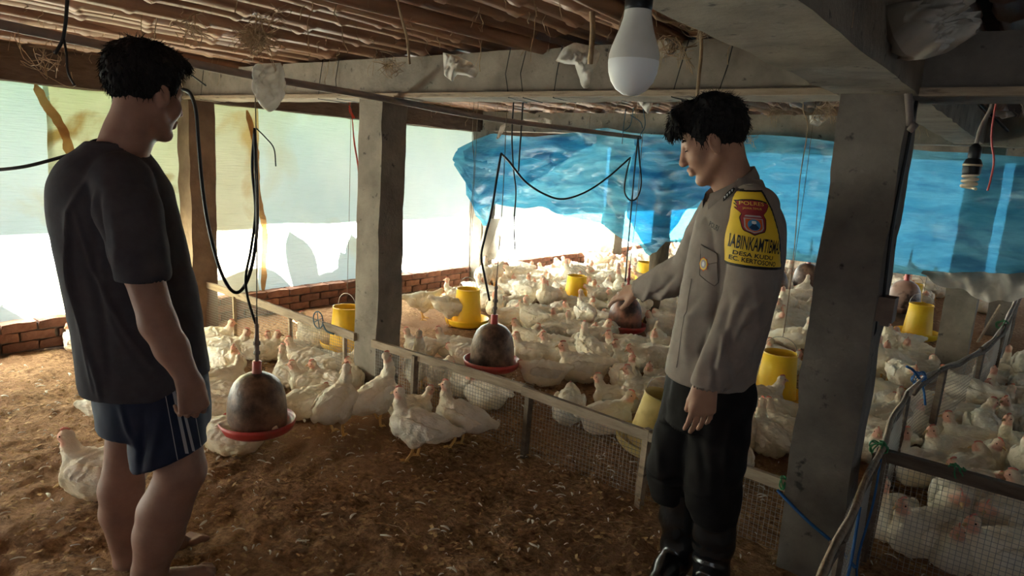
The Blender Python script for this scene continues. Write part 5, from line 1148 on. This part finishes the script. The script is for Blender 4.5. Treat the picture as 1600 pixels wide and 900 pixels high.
fl = [([L(1150, 440, -0.17), L(1128, 480, -0.17), L(1108, 540, -0.17), L(1090, 590, -0.17)], 0.0095, 0.0121), ([L(1125, 430, -0.17), L(1120, 500, -0.17), L(1128, 560, -0.17)], 0.0152, -0.0162), ([L(1095, 480, -0.17), L(1085, 530, -0.17), L(1078, 580, -0.17)], 0.0114, 0.0142), ([L(1070, 470, -0.17), L(1062, 530, -0.17), L(1056, 575, -0.17)], 0.0095, 0.0121), ([L(1105, 460, -0.17), L(1085, 500, -0.17), L(1070, 515, -0.17)], 0.0095, -0.0121), ([L(1140, 500, -0.17), L(1152, 470, -0.17), L(1175, 455, -0.17)], 0.0114, 0.0142), ([L(1128, 530, -0.17), L(1145, 500, -0.17), L(1165, 490, -0.17)], 0.0095, -0.0121), ([L(1120, 560, -0.17), L(1128, 590, -0.17), L(1122, 610, -0.17)], 0.0076, 0.0101), ([L(1160, 430, -0.17), L(1165, 500, -0.17), L(1140, 570, -0.17), L(1120, 612, -0.17)], 0.0114, 0.0121), ([L(1190, 440, -0.17), L(1182, 500, -0.17), L(1160, 580, -0.17)], 0.0133, 0.0121), ([L(1200, 430, -0.17), L(1196, 500, -0.17), L(1178, 590, -0.17)], 0.0114, -0.0101), ([L(1095, 430, -0.17), L(1088, 455, -0.17), L(1078, 470, -0.17)], 0.0095, 0.0101), ([L(1125, 300, -0.17), L(1118, 340, -0.17), L(1122, 400, -0.17)], 0.0095, -0.0121), ([L(1110, 520, -0.17), L(1100, 555, -0.17), L(1105, 590, -0.17)], 0.0085, -0.0121), ([L(1065, 500, -0.17), L(1080, 508, -0.17), L(1098, 500, -0.17)], 0.0076, 0.0081)]
def sdis(V, Q): return folds(V+vnormals(V, Q)*(.0022*fbm(V, 16, 2, 4))[:, None], Q, fl)
so, sV, sQ = skin_part('shirt', S, 'khaki', off, 2, sdis); PR = Proj(sV, sQ)
# standing collar, higher at the nape
mb = MB(); GA = []
for a in np.linspace(-2.75, 2.75, 45):
    lift = .050*math.cos(a); c_ = np.array([-.034-.012*math.cos(a)*0, 0, 1.405]); e_ = np.array([math.cos(a)*.078, math.sin(a)*.076, 0]); ti = np.array([-.045, 0, 0])
    GA.append([c_+e_*1.10+np.array([0, 0, lift-.030]), c_+e_*1.07+np.array([0, 0, lift-.002])+ti*.1, c_+e_*.93+np.array([0, 0, lift+.026])+ti*.25, c_+e_*.88+np.array([0, 0, lift+.024])+ti*.25, c_+e_*.93+np.array([0, 0, lift-.026])])
mb.sheet([list(r) for r in GA]); part('collar', mb, MT['khaki'], so, True, False)
# trousers and boots
T_ = Field((-.34, -.26, .24), (.24, .26, .84), .0055)
T_.loft([(.60, -.036, .0, .132, .155), (.70, -.034, 0, .138, .162), (.80, -.03, 0, .135, .155)], .03)
T_.chain([(-.060, .075, .70), (-.092, .065, .50), (-.106, .06, .40), (-.100, .055, .315)], [.096, .086, .090, .080], .03)
T_.chain([(-.005, -.07, .70), (-.004, -.08, .50), (.004, -.08, .38), (.012, -.08, .305)], [.108, .092, .087, .080], .03)
T_.keep(lambda x, y, z: -(z-.272)+0*x+0*y)
tl_ = [([L(1035, 640, -0.15), L(1022, 700, -0.15), L(1012, 755, -0.15)], 0.0114, 0.0135), ([L(1040, 690, -0.15), L(1045, 740, -0.15), L(1040, 780, -0.15)], 0.0114, 0.0081), ([L(1020, 680, -0.15), L(1050, 690, -0.15), L(1080, 680, -0.15)], 0.0095, 0.0081), ([L(1015, 765, -0.15), L(1060, 785, -0.15), L(1110, 770, -0.15)], 0.0095, 0.0095), ([L(1020, 785, -0.15), L(1070, 775, -0.15), L(1135, 790, -0.15)], 0.0076, -0.0108), ([L(1100, 640, -0.15), L(1095, 700, -0.15), L(1100, 780, -0.15)], 0.0133, -0.0095), ([L(1140, 640, -0.15), L(1128, 720, -0.15), L(1132, 780, -0.15)], 0.0114, 0.0081), ([L(1060, 620, -0.15), L(1052, 660, -0.15), L(1060, 700, -0.15)], 0.0114, 0.0068)]
skin_part('trousers', T_, 'trouser', off, 2, lambda V, Q: folds(V+vnormals(V, Q)*(.006*fbm(V, 12, 2, 14))[:, None], Q, tl_))
for (x, y) in ((-.064, .05), (.022, -.08)):
    K = Field((x-.20, y-.24, -.01), (x+.14, y+.14, .33), .005)
    K.chain([(x-.005, y, .315), (x, y, .22), (x+.005, y, .11), (x+.01, y, .06)], [.074, .071, .060, .058], .02); K.chain([(x+.014, y+.018, .045), (x-.045, y-.065, .045), (x-.085, y-.130, .038)], [.045, .044, .036], .03); K.keep(lambda a, b, c: -(c-.001)+0*a+0*b)
    V, Q = K.mesh(); V = relax(V, Q, 1, .5); N_ = vnormals(V, Q); V = V+N_*(.004*np.sin(V[:, 2]*75+4*vnoise(V, 9, 3))*np.exp(-((V[:, 2]-.16)/.07)**2))[:, None]; bt_ = obj('boot', qmesh('boot', V, Q, MT['boot']), off, False)
    m = MB(); ol = [(x+.072*math.cos(a), y+.05*math.sin(a)) for a in np.linspace(0, 6.283, 20, endpoint=False)]
    m.box((x-.035, y-.055, .012), (.225, .094, .024), rotm('z', 0.99)); part('sole', m, MT['boot'], bt_, False, False)
# yellow armband with its print
arm = [((.004, -.140, 1.362), .066), ((.004, -.178, 1.26), .079), ((-.004, -.205, 1.12), .076)]
def band(poly, grow, name, m):
    A_ = Field((-.16, -.34, 1.10), (.16, -.10, 1.46), .004); A_.chain([a for a, _ in arm], [r+grow for _, r in arm], .02)
    A_.keep(lambda x, y, z: (y+.128)+0*x+0*z); n = len(poly)
    for (a, b), (c, d) in zip(poly, poly[1:]+poly[:1]):
        nx, nz = d-b, -(c-a); l_ = math.hypot(nx, nz); A_.keep(lambda x, y, z: ((x-a)*nx+(z-b)*nz)/l_+0*y)
    V, Q = A_.mesh(); V = relax(V, Q, 1, .4); return obj(name, qmesh(name, V, Q, MT[m]), off, False), V, Q
pb = [L(1126, 416, -.26)[[0, 2]], L(1142, 330, -.26)[[0, 2]], L(1152, 296, -.22)[[0, 2]], L(1196, 296, -.22)[[0, 2]], L(1212, 330, -.24)[[0, 2]], L(1221, 421, -.24)[[0, 2]], L(1175, 412, -.28)[[0, 2]]]
cen = np.mean(pb, axis=0); pb = [tuple(p) for p in pb]; hullb = [pb[0], pb[1], pb[2], pb[3], pb[4], pb[5]]
ar = sum(a[0]*b[1]-b[0]*a[1] for a, b in zip(hullb, hullb[1:]+hullb[:1]))
if ar > 0: pass
def orient(p): return p if sum(a[0]*b[1]-b[0]*a[1] for a, b in zip(p, p[1:]+p[:1])) > 0 else p[::-1]
bo_, bbV, bbQ = band(orient(hullb), .0065, 'armband', 'inkblack')
inner = [tuple(cen+(np.array(p)-cen)*.93) for p in hullb]
yo, yV, yQ = band(orient(inner), .0095, 'armband_face', 'bandyellow'); yo.parent = bo_
PA = Proj(yV, yQ)
def pm(n_, mb, m, par, lab=None): o = part(n_, mb, MT[m], par, False, False, lab); return o
def RZp(x, y, d=-.215): q_ = L(x, y, d); return (q_[0], q_[2])
c0 = RZp(1174, 341); k_ = .0019
shield = [(-24, 30), (-12, 34), (0, 35), (12, 34), (24, 30), (19, 18), (14, 12), (17, 6), (16, -8), (14, -13), (6, -16), (0, -19), (-6, -16), (-14, -13), (-16, -8), (-17, 6), (-14, 12), (-19, 18)]
sc = lambda P_, q_, o=(0, 0): [(c0[0]+k_*(x*q_+o[0]), c0[1]+k_*((y-4)*q_+o[1])-.004) for x, y in P_]
em = pm('emblem', PA.patch(sc(shield, 1.0), .0016, n=72), 'inkblack', bo_, 'shield emblem with banner')
pm('emblem_rim', PA.patch(sc(shield, .94), .0024, n=72), 'patchgrey', em) if False else None
pm_ = PA.patch(sc(shield, .93), .0024, n=72); o_ = part('emblem_field', pm_, MT['maroon'], bo_, False, False)
low_ = [(-12, 8), (12, 8), (12.5, -6), (10, -10), (0, -13.5), (-10, -10), (-12.5, -6)]
part('emblem_rim', PA.patch([(c0[0]+k_*x, c0[1]+k_*(y-6)-.004) for x, y in low_], .0031, n=48), MT['patchgrey'], bo_, False, False)
part('emblem_shield', PA.patch([(c0[0]+k_*x*.86, c0[1]+k_*(y*.86-6.2)-.004) for x, y in low_], .0037, n=48), MT['orange'], bo_, False, False)
part('emblem_disc', PA.patch([(c0[0]+k_*8.2*math.cos(a), c0[1]+k_*(8.2*math.sin(a)-8)-.004) for a in np.linspace(0, 6.283, 24, endpoint=False)], .0043, n=40), MT['patchblue'], bo_, False, False)
part('emblem_mountain', PA.patch([(c0[0]+k_*x, c0[1]+k_*(y-8)-.004) for x, y in ((-6.5, -4), (0, 3.5), (6.5, -4), (3, -7), (-3, -7))], .0049, n=40), MT['darkblue'], bo_, False, False)
part('emblem_peak', PA.patch([(c0[0]+k_*x, c0[1]+k_*(y-8)-.004) for x, y in ((-2.6, 5.6), (2.6, 5.6), (3, 2), (0, 1), (-3, 2))], .0054, n=30), MT['silver'], bo_, False, False)
part('emblem_ribbon', PA.patch([(c0[0]+k_*x, c0[1]+k_*y-.004) for x, y in ((-9, 6), (9, 6), (11, 3.5), (-11, 3.5))], .0045, n=30), MT['patchgrey'], bo_, False, False)
part('lettering', PA.text('POLRES', (c0[0], c0[1]+k_*24-.004), 1, .0034, width=k_*30, height=k_*5.5), MT['gold'], bo_, False, False)
part('lettering', PA.text('JAWA TIMUR', (c0[0], c0[1]+k_*16-.004), 1, .0034, width=k_*24, height=k_*4), MT['gold'], bo_, False, False)
c1 = RZp(1172, 379); part('lettering', PA.text('BHABINKAMTIBMAS', c1, 1, .0018, width=.168, height=.040, wrap=.085, rot=-.06, weight=.012), MT['inkblack'], bo_, False, False)
c1 = RZp(1170, 396); part('lettering', PA.text('DESA KUDU', c1, 1, .0018, width=.108, height=.0125, wrap=.085, rot=-.06, weight=.02), MT['inkblack'], bo_, False, False)
c1 = RZp(1168, 404.5); part('lettering', PA.text('KEC. KERTOSONO', c1, 1, .0018, width=.140, height=.0135, wrap=.085, rot=-.06, weight=.02), MT['inkblack'], bo_, False, False)
# chest: name tape, pocket, badge; collar rank
def CZ(x, y): q_ = L(x, y, -.13); return (q_[0], q_[2])
dch = (.55, .84, 0)
def chest(px, py):                                       # picture point -> the (r, z) that casts onto the shirt there
    return CZ(px, py)
def cpatch(pts, offs, m, name, n=48): part(name, PR.patch([CZ(*p) for p in pts], offs, dch, n=n), MT[m], so, False, False)
cpatch([(1086, 384), (1123, 396), (1126, 440), (1118, 446), (1088, 432)], .0030, 'khaki', 'pocket')
cpatch([(1087, 386), (1124, 398), (1125, 409), (1106, 413), (1088, 400)], .0052, 'khaki', 'pocket_flap')
MT['seam'] = mat('uniform_seam', (.10, .08, .068), rough=.9)
for pl_ in ([(1086, 384), (1123, 396), (1126, 440), (1118, 446), (1088, 432), (1086, 384)], [(1088, 400), (1106, 413), (1125, 409)], [(1068, 440), (1058, 500), (1050, 560), (1046, 584)]):
    P_ = []
    for (a, b), (c, d) in zip(pl_, pl_[1:]):
        for t in np.linspace(0, 1, 10, endpoint=False):
            h_ = PR.hit(*CZ(a+(c-a)*t, b+(d-b)*t), .0034, dch)
            if h_ is not None: P_.append(h_)
    if len(P_) > 3: part('seam', MB().tube(P_, .0013, 5), MT['seam'], so, True, False)
part('lettering', PR.text('POLRI', CZ(1111, 354), 1, .0022, width=.050, height=.017, rot=-.22, weight=.02, dr=dch), MT['inkblack'], so, False, False)
gear = [(1097+(9.2+.9*math.cos(8*a))*math.cos(a), 414+(10.2+1.0*math.cos(8*a))*math.sin(a)) for a in np.linspace(0, 6.283, 64, endpoint=False)]
cpatch(gear, .0066, 'orange', 'badge', 80); cpatch([(1097+8.2*math.cos(a), 414+9.0*math.sin(a)) for a in np.linspace(0, 6.283, 24, endpoint=False)], .0072, 'gold', 'badge_ring'); cpatch([(1097+6*math.cos(a), 414+6.8*math.sin(a)) for a in np.linspace(0, 6.283, 24, endpoint=False)], .0078, 'patchgrey', 'badge_disc')
cpatch([(1097+2.5*math.cos(a), 414+4*math.sin(a)) for a in np.linspace(0, 6.283, 24, endpoint=False)], .0084, 'silver', 'badge_emblem')
cpatch([(1122, 311), (1126, 302), (1136, 293), (1141, 296), (1139, 303), (1128, 314), (1124, 316)], .0030, 'inkblack', 'rank_patch')
for k in range(4):
    x, y = 1126.5+k*3.4, 309-k*3.6
    cpatch([(x-2.6, y-.6), (x-.2, y-1.6), (x+.6, y+2.4), (x-.6, y+3.2), (x-1.0, y+.6), (x-2.8, y+1.0)], .0038, 'silver', 'rank_chevron', 24)
part('shoulder_strap', PR.patch([CZ(*p) for p in ((1160, 283), (1176, 281), (1180, 299), (1160, 300))], .010), MT['khaki'], so, False, False)

# ------------------------------------------------------------------ the man in shorts
O, L = person_frame(228, 922)
man = thing('person', 'barefoot person in charcoal t-shirt and navy shorts seen from behind', 'person', O, rz=RZ)
HR = hframe((.44, .90), .14); HC = np.array([.058, .0, 1.568])
B = Field((-.32, -.36, -.012), (.36, .36, 1.74), .0042)
head(B, HC, HR)
B.chain([HC+HR@np.array([-.03, 0, -.04]), np.array([.012, -.02, 1.45]), np.array([-.02, -.02, 1.37])], [.056, .059, .075], .03)
B.loft([(.60, .03, 0, .13, .13), (.95, .0, 0, .13, .12), (1.2, -.03, 0, .13, .12), (1.33, -.04, 0, .10, .10), (1.37, -.03, 0, .07, .08)], .03)
EA, WA = L(247, 505, -.175), L(294, 592, -.165)
B.chain([np.array([.085, -.14, 1.28]), np.array([.118, -.168, 1.10]), EA, (EA*.55+WA*.45), WA], [.052, .050, .046, .043, .031], .02)
hand(B, WA, L(304, 640, -.16)-WA, (.62, -.78, .05), (.6, .75, -.1), curl=(.75, .85, .5), s=1.04, spread=.04, thumb=(.85, .35, -.35))
B.chain([np.array([-.16, .12, 1.28]), np.array([-.12, .20, 1.05]), np.array([-.06, .22, .82])], [.05, .045, .032], .02)
hand(B, np.array([-.06, .22, .82]), (.1, .05, -1), (-.6, .8, 0), (.7, .5, 0), s=1.0)
B.chain([np.array([-.05, .07, .66]), L(198, 695, .07), L(190, 772, .08)+np.array([0, 0, .02]), L(190, 800, .09), L(197, 880, .13), np.array([-.09, .14, .07])], [.085, .058, .0655, .064, .036, .034], .02)
f2 = np.array([.62, .78, 0])
a_ = np.array([-.09, .14, .055]); B.chain([a_-f2*.04+np.array([0, 0, -.02]), a_+f2*.06+np.array([0, 0, -.015]), a_+f2*.14+np.array([0, 0, -.035])], [.033, .036, .026], .02)
B.chain([np.array([.10, -.04, .66]), L(284, 735, -.06), L(256, 800, -.06), L(248, 835, -.06), L(234, 892, -.05), np.array([.035, -.055, .06])], [.092, .068, .0735, .071, .050, .042], .02)
a_ = np.array([.035, -.055, .045]); B.chain([a_-f2*.035+np.array([0, 0, -.012]), a_+f2*.08+np.array([0, 0, -.01]), a_+f2*.17+np.array([0, 0, -.025])], [.036, .038, .027], .02)
sd_ = np.array([.78, -.62, 0])
for k, (o, Lt, r) in enumerate([(-.026, .055, .0125), (-.010, .056, .0098), (.004, .052, .0095), (.017, .045, .009), (.030, .036, .0085)]):
    for a2, sg in ((np.array([.035, -.055, .018]), 1), (np.array([-.09, .14, .018]), -1)):
        b = a2+f2*.165+sd_*o*sg; B.chain([b, b+f2*Lt*.6+np.array([0, 0, .004]), b+f2*Lt+np.array([0, 0, -.006])], [r, r, r*.9], .004)
B.keep(lambda x, y, z: -(z-.0)+0*x+0*y)
bo, bV, bQ = skin_part('body', B, 'skin_dark', man, 1)
def fr_man(rg):
    out = []
    for k in range(44):
        a = rg.uniform(-3.1, 3.1); q_ = rg.uniform(.2, 1.0); out.append(((-.02, .02*math.sin(a), .125), (-.02+.05*math.cos(a)*q_, .05*math.sin(a)*q_, .132), (-.02+.095*math.cos(a)*q_, .083*math.sin(a)*q_, .122-.05*q_+rg.uniform(-.01, .02)), .010))
    for k in range(14): y = -.05+.1*k/13; out.append(((.03, y, .12), (.075, y, .112), (.102, y+rg.uniform(-.01, .01), .085), .010))
    return out
hV, hQ = hairdo(HC, HR, (-.12, -.18, 1.42), (.24, .18, 1.75), fr_man, .012, -.045)
obj('hair', qmesh('hair', hV, hQ, MT['hair']), man, False)
S = Field((-.30, -.32, .60), (.30, .30, 1.48), .005)
S.chain([(.035, -.10, 1.325), (.080, -.145, 1.25), (.110, -.168, 1.15), (.122, -.176, 1.095)], [.082, .080, .076, .0735], .012)
S.cap((.122, -.174, 1.10), .060, (.136, -.181, 1.0), .066, .003, op='sub'); S.keep(lambda x, y, z: (1.068-z)+0*x+0*y)
S.loft([(.63, .030, .0, .182, .172), (.73, .024, .0, .184, .172), (.93, .004, 0, .182, .165), (1.13, -.027, -.005, .180, .158), (1.25, -.044, -.01, .172, .158), (1.315, -.048, -.01, .158, .150), (1.375, -.045, -.012, .122, .122), (1.405, -.035, -.015, .092, .100), (1.43, -.025, -.015, .075, .085)], .012)
S.chain([(-.13, .07, 1.32), (-.15, .13, 1.2), (-.13, .19, 1.06)], [.08, .078, .07], .03)
S.chain([HC+HR@np.array([-.03, 0, -.03]), np.array([.010, -.02, 1.45]), np.array([-.012, -.02, 1.395])], [.06, .064, .068], .003, op='sub')
S.keep(lambda x, y, z: -(z-(.700+np.maximum(0, (-.105-x))*1.2+np.maximum(0, x-.12)*.5))+0*y)
S.F[:] = S.F; S.cap((.128, -.176, 1.052), .09, (.145, -.186, .93), .10, .0, op='sub') if False else None
fl = [([L(150, 262, -0.15), L(112, 330, -0.15), L(108, 420, -0.15), L(130, 520, -0.15), L(150, 612, -0.15)], 0.0085, 0.0121), ([L(120, 320, -0.15), L(150, 420, -0.15), L(200, 520, -0.15), L(250, 600, -0.15)], 0.0085, 0.0095), ([L(104, 330, -0.15), L(112, 430, -0.15), L(124, 540, -0.15)], 0.0076, 0.0081), ([L(165, 300, -0.15), L(160, 340, -0.15), L(172, 372, -0.15)], 0.0085, 0.0108), ([L(176, 300, -0.15), L(176, 345, -0.15), L(196, 420, -0.15), L(196, 440, -0.15)], 0.0095, -0.0162), ([L(158, 320, -0.15), L(152, 420, -0.15), L(172, 540, -0.15), L(180, 610, -0.15)], 0.0133, -0.0081), ([L(250, 320, -0.15), L(268, 390, -0.15), L(280, 430, -0.15)], 0.0076, 0.0095), ([L(262, 310, -0.15), L(275, 370, -0.15), L(290, 430, -0.15)], 0.0076, -0.0081), ([L(272, 450, -0.15), L(296, 520, -0.15), L(312, 590, -0.15)], 0.0095, 0.0095), ([L(160, 400, -0.15), L(178, 500, -0.15), L(230, 600, -0.15)], 0.0114, 0.0054), ([L(225, 480, -0.15), L(250, 560, -0.15), L(290, 615, -0.15)], 0.0114, -0.0068), ([L(140, 540, -0.15), L(160, 600, -0.15), L(162, 622, -0.15)], 0.0095, 0.0095), ([L(200, 330, -0.15), L(215, 380, -0.15), L(205, 430, -0.15)], 0.0133, 0.0054)]
mo, mV, mQ = skin_part('t_shirt', S, 'charcoal', man, 2, lambda V, Q: folds(V+vnormals(V, Q)*(.0025*fbm(V, 13, 2, 24))[:, None], Q, fl))
m = MB(); ctr = np.array([-.018, -.018, 1.405]); ring = [ctr+np.array([.074*math.cos(a), .074*math.sin(a), .030*math.cos(a-2.4)]) for a in np.linspace(0, 2*math.pi, 40)]
m.tube(ring, .006, 7, False); part('collar', m, MT['charcoal'], mo, True, False)
T_ = Field((-.24, -.26, .42), (.34, .26, .78), .005)
T_.loft([(.58, .048, .0, .162, .158), (.66, .046, 0, .164, .160), (.76, .04, 0, .16, .155)], .03)
T_.chain([(-.035, .07, .64), (-.062, .085, .52), (-.068, .088, .44)], [.082, .070, .069], .02); T_.chain([(.105, -.055, .64), (.122, -.062, .53), (.128, -.064, .42)], [.105, .104, .108], .02)
LG = L
def hem(x, y, z):
    lft = (x < .0) & (y > -.05); zc = np.where(lft, .535, .478+np.maximum(0, x-.06)*.40); return -(z-zc)
T_.keep(hem); T_.cap((.126, -.064, .47), .092, (.132, -.066, .38), .10, .003, op='sub'); T_.cap((-.066, .087, .50), .060, (-.07, .09, .42), .062, .003, op='sub')
fl2 = [([L(228, 640, -0.15), L(226, 700, -0.15), L(224, 735, -0.15)], 0.0095, -0.0108), ([L(190, 630, -0.15), L(205, 670, -0.15), L(218, 700, -0.15)], 0.0095, 0.0095), ([L(250, 640, -0.15), L(246, 690, -0.15), L(240, 735, -0.15)], 0.0114, 0.0068), ([L(200, 640, -0.15), L(212, 690, -0.15)], 0.0076, -0.0068)]
to, tV, tQ = skin_part('shorts', T_, 'navy', man, 2, lambda V, Q: folds(V+vnormals(V, Q)*(.003*fbm(V, 12, 2, 34))[:, None], Q, fl2)); PT = Proj(tV, tQ)
def SP(x, y): q_ = L(x, y, -.15); return (q_[0], q_[2])
for a, b, w_ in (((271, 610), (298, 738), 5.5), ((284, 630), (310, 738), 4.5), ((257, 610), (281, 738), 1.3), ((302, 635), (319, 728), 1.2)):
    mb = MB(); G = []
    for t in np.linspace(0, 1, 40):
        x, y = a[0]+(b[0]-a[0])*t, a[1]+(b[1]-a[1])*t; row = []
        for q_ in (-.5, -.17, .17, .5):
            h_ = PT.hit_px(x+q_*w_, y, .0018, O); row.append(h_)
        if all(r is not None for r in row): G.append(row)
    if len(G) > 2: mb.sheet(G); part('stripe', mb, MT['greystripe'], to, False, False)
part('lettering', PT.text('FILA', SP(319, 676), 1, .002, width=.020, height=.018), MT['greystripe'], to, False, False) if False else part('lettering', PT.text('F', SP(318, 675), 1, .002, width=.012, height=.020), MT['greystripe'], to, False, False)
# ================================================================== litter, straws, plants outside
V = []; F = []; n_ = 0; mb = MB()
for t in range(15000):
    r_ = 1.2+3.6*random.random()**.8; a = random.uniform(-1.0, .75); d = math.cos(a)*FH+math.sin(a)*RT; X, Y = d[0]*r_, d[1]*r_
    if X < -5.1 or X > 1: continue
    L = random.uniform(.004, .013); wd = L*random.uniform(.25, .6); an = random.uniform(0, 6.28); tl = random.uniform(-.5, .5); u = np.array([math.cos(an), math.sin(an), tl*.5]); v = np.array([-math.sin(an), math.cos(an), random.uniform(-.5, .5)]); c = np.array([X, Y, .004+.012*random.random()])
    mb.add([c-u*L-v*wd, c+u*L-v*wd, c+u*L+v*wd+np.array([0, 0, .003]), c-u*L+v*wd], [(0, 1, 2, 3)])
tag(obj('husk_litter', mb.mesh('husk_litter', MT['chip'])), 'loose rice husk chips strewn over the floor', kind='stuff')
mb = MB()
for t in range(1700):
    r_ = 1.5+3.6*random.random()**.8; a = random.uniform(-.9, .7); d = math.cos(a)*FH+math.sin(a)*RT; X, Y = d[0]*r_, d[1]*r_
    if X < -5.1 or X > .5: continue
    L = random.choice([.006, .008, .010, .012, .016, .024]); wd = L*random.uniform(.16, .32); an = random.uniform(0, 6.28); cu = random.uniform(-1, 1)*.4; c = np.array([X, Y, .012]); G = []
    for k in range(5):
        q_ = -1+k*.5; ang = an+cu*q_; p_ = c+np.array([math.cos(ang)*q_*L, math.sin(ang)*q_*L, .006*(1-q_*q_)]); wv = wd*(1-.85*q_*q_)+.0006; sd = np.array([-math.sin(ang), math.cos(ang), 0])*wv; G.append([p_-sd, p_+np.array([0, 0, .003]), p_+sd])
    mb.sheet(G)
tag(obj('feather_scatter', mb.mesh('feather_scatter', MT['feather'], True)), 'small white moulted feathers scattered over the litter', kind='stuff')
mb = MB()
for t in range(420):
    r_ = 1.5+3.2*random.random(); a = random.uniform(-.9, .7); d = math.cos(a)*FH+math.sin(a)*RT; X, Y = d[0]*r_, d[1]*r_; L = random.uniform(.02, .07); an = random.uniform(0, 6.28)
    if X < -5: continue
    c = np.array([X, Y, .012]); e = np.array([math.cos(an), math.sin(an), 0])*L; n2 = np.array([-e[1], e[0], 0])*random.uniform(-.3, .3)
    mb.tube([c-e, c+n2+np.array([0, 0, .006]), c+e], .0011, 4, False)
tag(obj('straw_scatter', mb.mesh('straw_scatter', MT['straw'])), 'thin straw stalks lying on the litter', kind='stuff')
# cobweb and straw wisps under the ceiling
mb = MB()
for t in range(620):
    X = random.uniform(-5.1, 1.0); Y = random.uniform(.8, 6.2); z = random.uniform(1.93, 2.02); L = random.choice([.03, .04, .06, .08, .11, .17]); sx = random.uniform(-.4, .4); P_ = []
    for k in range(5): P_.append((X+sx*L*k/4+random.gauss(0, .006), Y+random.gauss(0, .006), z-L*k/4))
    mb.tube(spline(P_, 2), random.choice([.0009, .0013, .002]), 4, False)
for (px, py, D, n) in [(398, 62, 2.6, 60), (420, 30, 2.4, 14), (1095, 40, 2.3, 16), (1120, 24, 2.0, 14), (1210, 175, 4.2, 16), (1165, 215, 4.4, 12), (610, 105, 3.6, 18), (70, 95, 2.3, 14), (300, 45, 2.3, 12), (1290, 175, 3.2, 16), (1050, 80, 2.3, 12)]:
    c = at(px, py, D)
    for k in range(n):
        P_ = [c+np.array([random.gauss(0, .035), random.gauss(0, .035), random.gauss(0, .03)]) for q_ in range(4)]; mb.tube(spline(P_, 4), .0011, 4, False)
tag(obj('hanging_wisps', mb.mesh('hanging_wisps', MT['straw'])), 'dusty straw and cobweb wisps hanging from the bamboo ceiling', kind='stuff')
for (L, r_, lab) in [([(1093, 35), (1096, 75), (1092, 120), (1090, 150), (1094, 176)], .006, 'thick frayed twine hanging above the officer\'s forehead'), ([(620, -5), (628, 30), (636, 60), (640, 100)], .0045, 'thin twine hanging over the middle pillar'), ([(925, 18), (926, 50), (922, 100)], .009, 'reddish brown stick hanging beside the crumpled bag'), ([(1080, 28), (1050, 34), (1030, 30), (1018, 20)], .005, 'dry root along the heavy overhead beam')]:
    hose([at(x, y, 2.4) for x, y in L], r_, 'straw', lab, name='twine', cat='twine', n=6, sides=6)
# wires strapped round the fence beam
for k, px in enumerate((315, 500, 525, 790, 815, 870, 1065, 1135)):
    a = plY(px, 100, 2.585); X = a[0]; mb = MB(); mb.tube([(X+.02, 2.59, BT+.01), (X+.006*math.sin(k*3), 2.585, (BB+BT)/2), (X-.03*math.cos(k), 2.587, BB-.004), (X-.03, 2.81, BB-.004)], .0022, 5)
    single('tie_wire', mb, MT['black'], f"dark tie wire round the fence beam, {['first', 'second', 'third', 'fourth', 'fifth', 'sixth', 'seventh', 'eighth'][k]} from the left", 'wire', group='tie wires')
# broad-leaved plants outside: their shadows fall on the sheets
def plant(x, y, label, seed, n=8, L0=1.3, h0=1.5):
    rg = random.Random(seed); t = thing('banana_plant', label, 'plant', (x, y, -.07), 'plants outside the wall')
    part('stem', MB().tube(spline([(x, y, -.1), (x+.03, y, .6), (x, y+.03, h0)], 6), .07, 9), MT['leaf'], t, True)
    for k in range(n):
        a = 2*math.pi*k/n+rg.uniform(-.3, .3); up = rg.uniform(.3, .9); L = L0*rg.uniform(.7, 1.1); G = []
        for i in range(13):
            u = i/12; r_ = L*u*.9; z = h0-.1+up*L*u-1.0*L*u*u*.75; w_ = .16*math.sin(math.pi*min(1, u*.97+.03))**.7+.004; c = np.array([x+math.cos(a)*r_, y+math.sin(a)*r_, z]); sd = np.array([-math.sin(a), math.cos(a), 0]); G.append([c-sd*w_+np.array([0, 0, -.05]), c, c+sd*w_+np.array([0, 0, -.05])])
        part('leaf', MB().sheet(G), MT['leaf'], t, True)
plant(-6.95, 3.7, 'leafy plant outside whose shadow shows on the sheet by the middle pillar', 3, h0=1.7)
plant(-6.9, .75, 'leafy plant outside whose shadow shows at the left edge', 5, n=7, h0=1.4, L0=1.0)
plant(-7.3, 4.9, 'leafy plant outside beyond the middle pillar', 8, n=7, h0=1.6)
plant(-6.75, 3.15, 'leafy plant outside behind the cream stained sheet', 11, n=8, h0=1.35, L0=.85)
plant(-6.75, 4.35, 'leafy plant outside left of the middle pillar', 13, n=9, h0=1.55, L0=.9)
plant(-6.8, 1.35, 'leafy plant outside at the left brick wall', 17, n=8, h0=1.2, L0=.8)
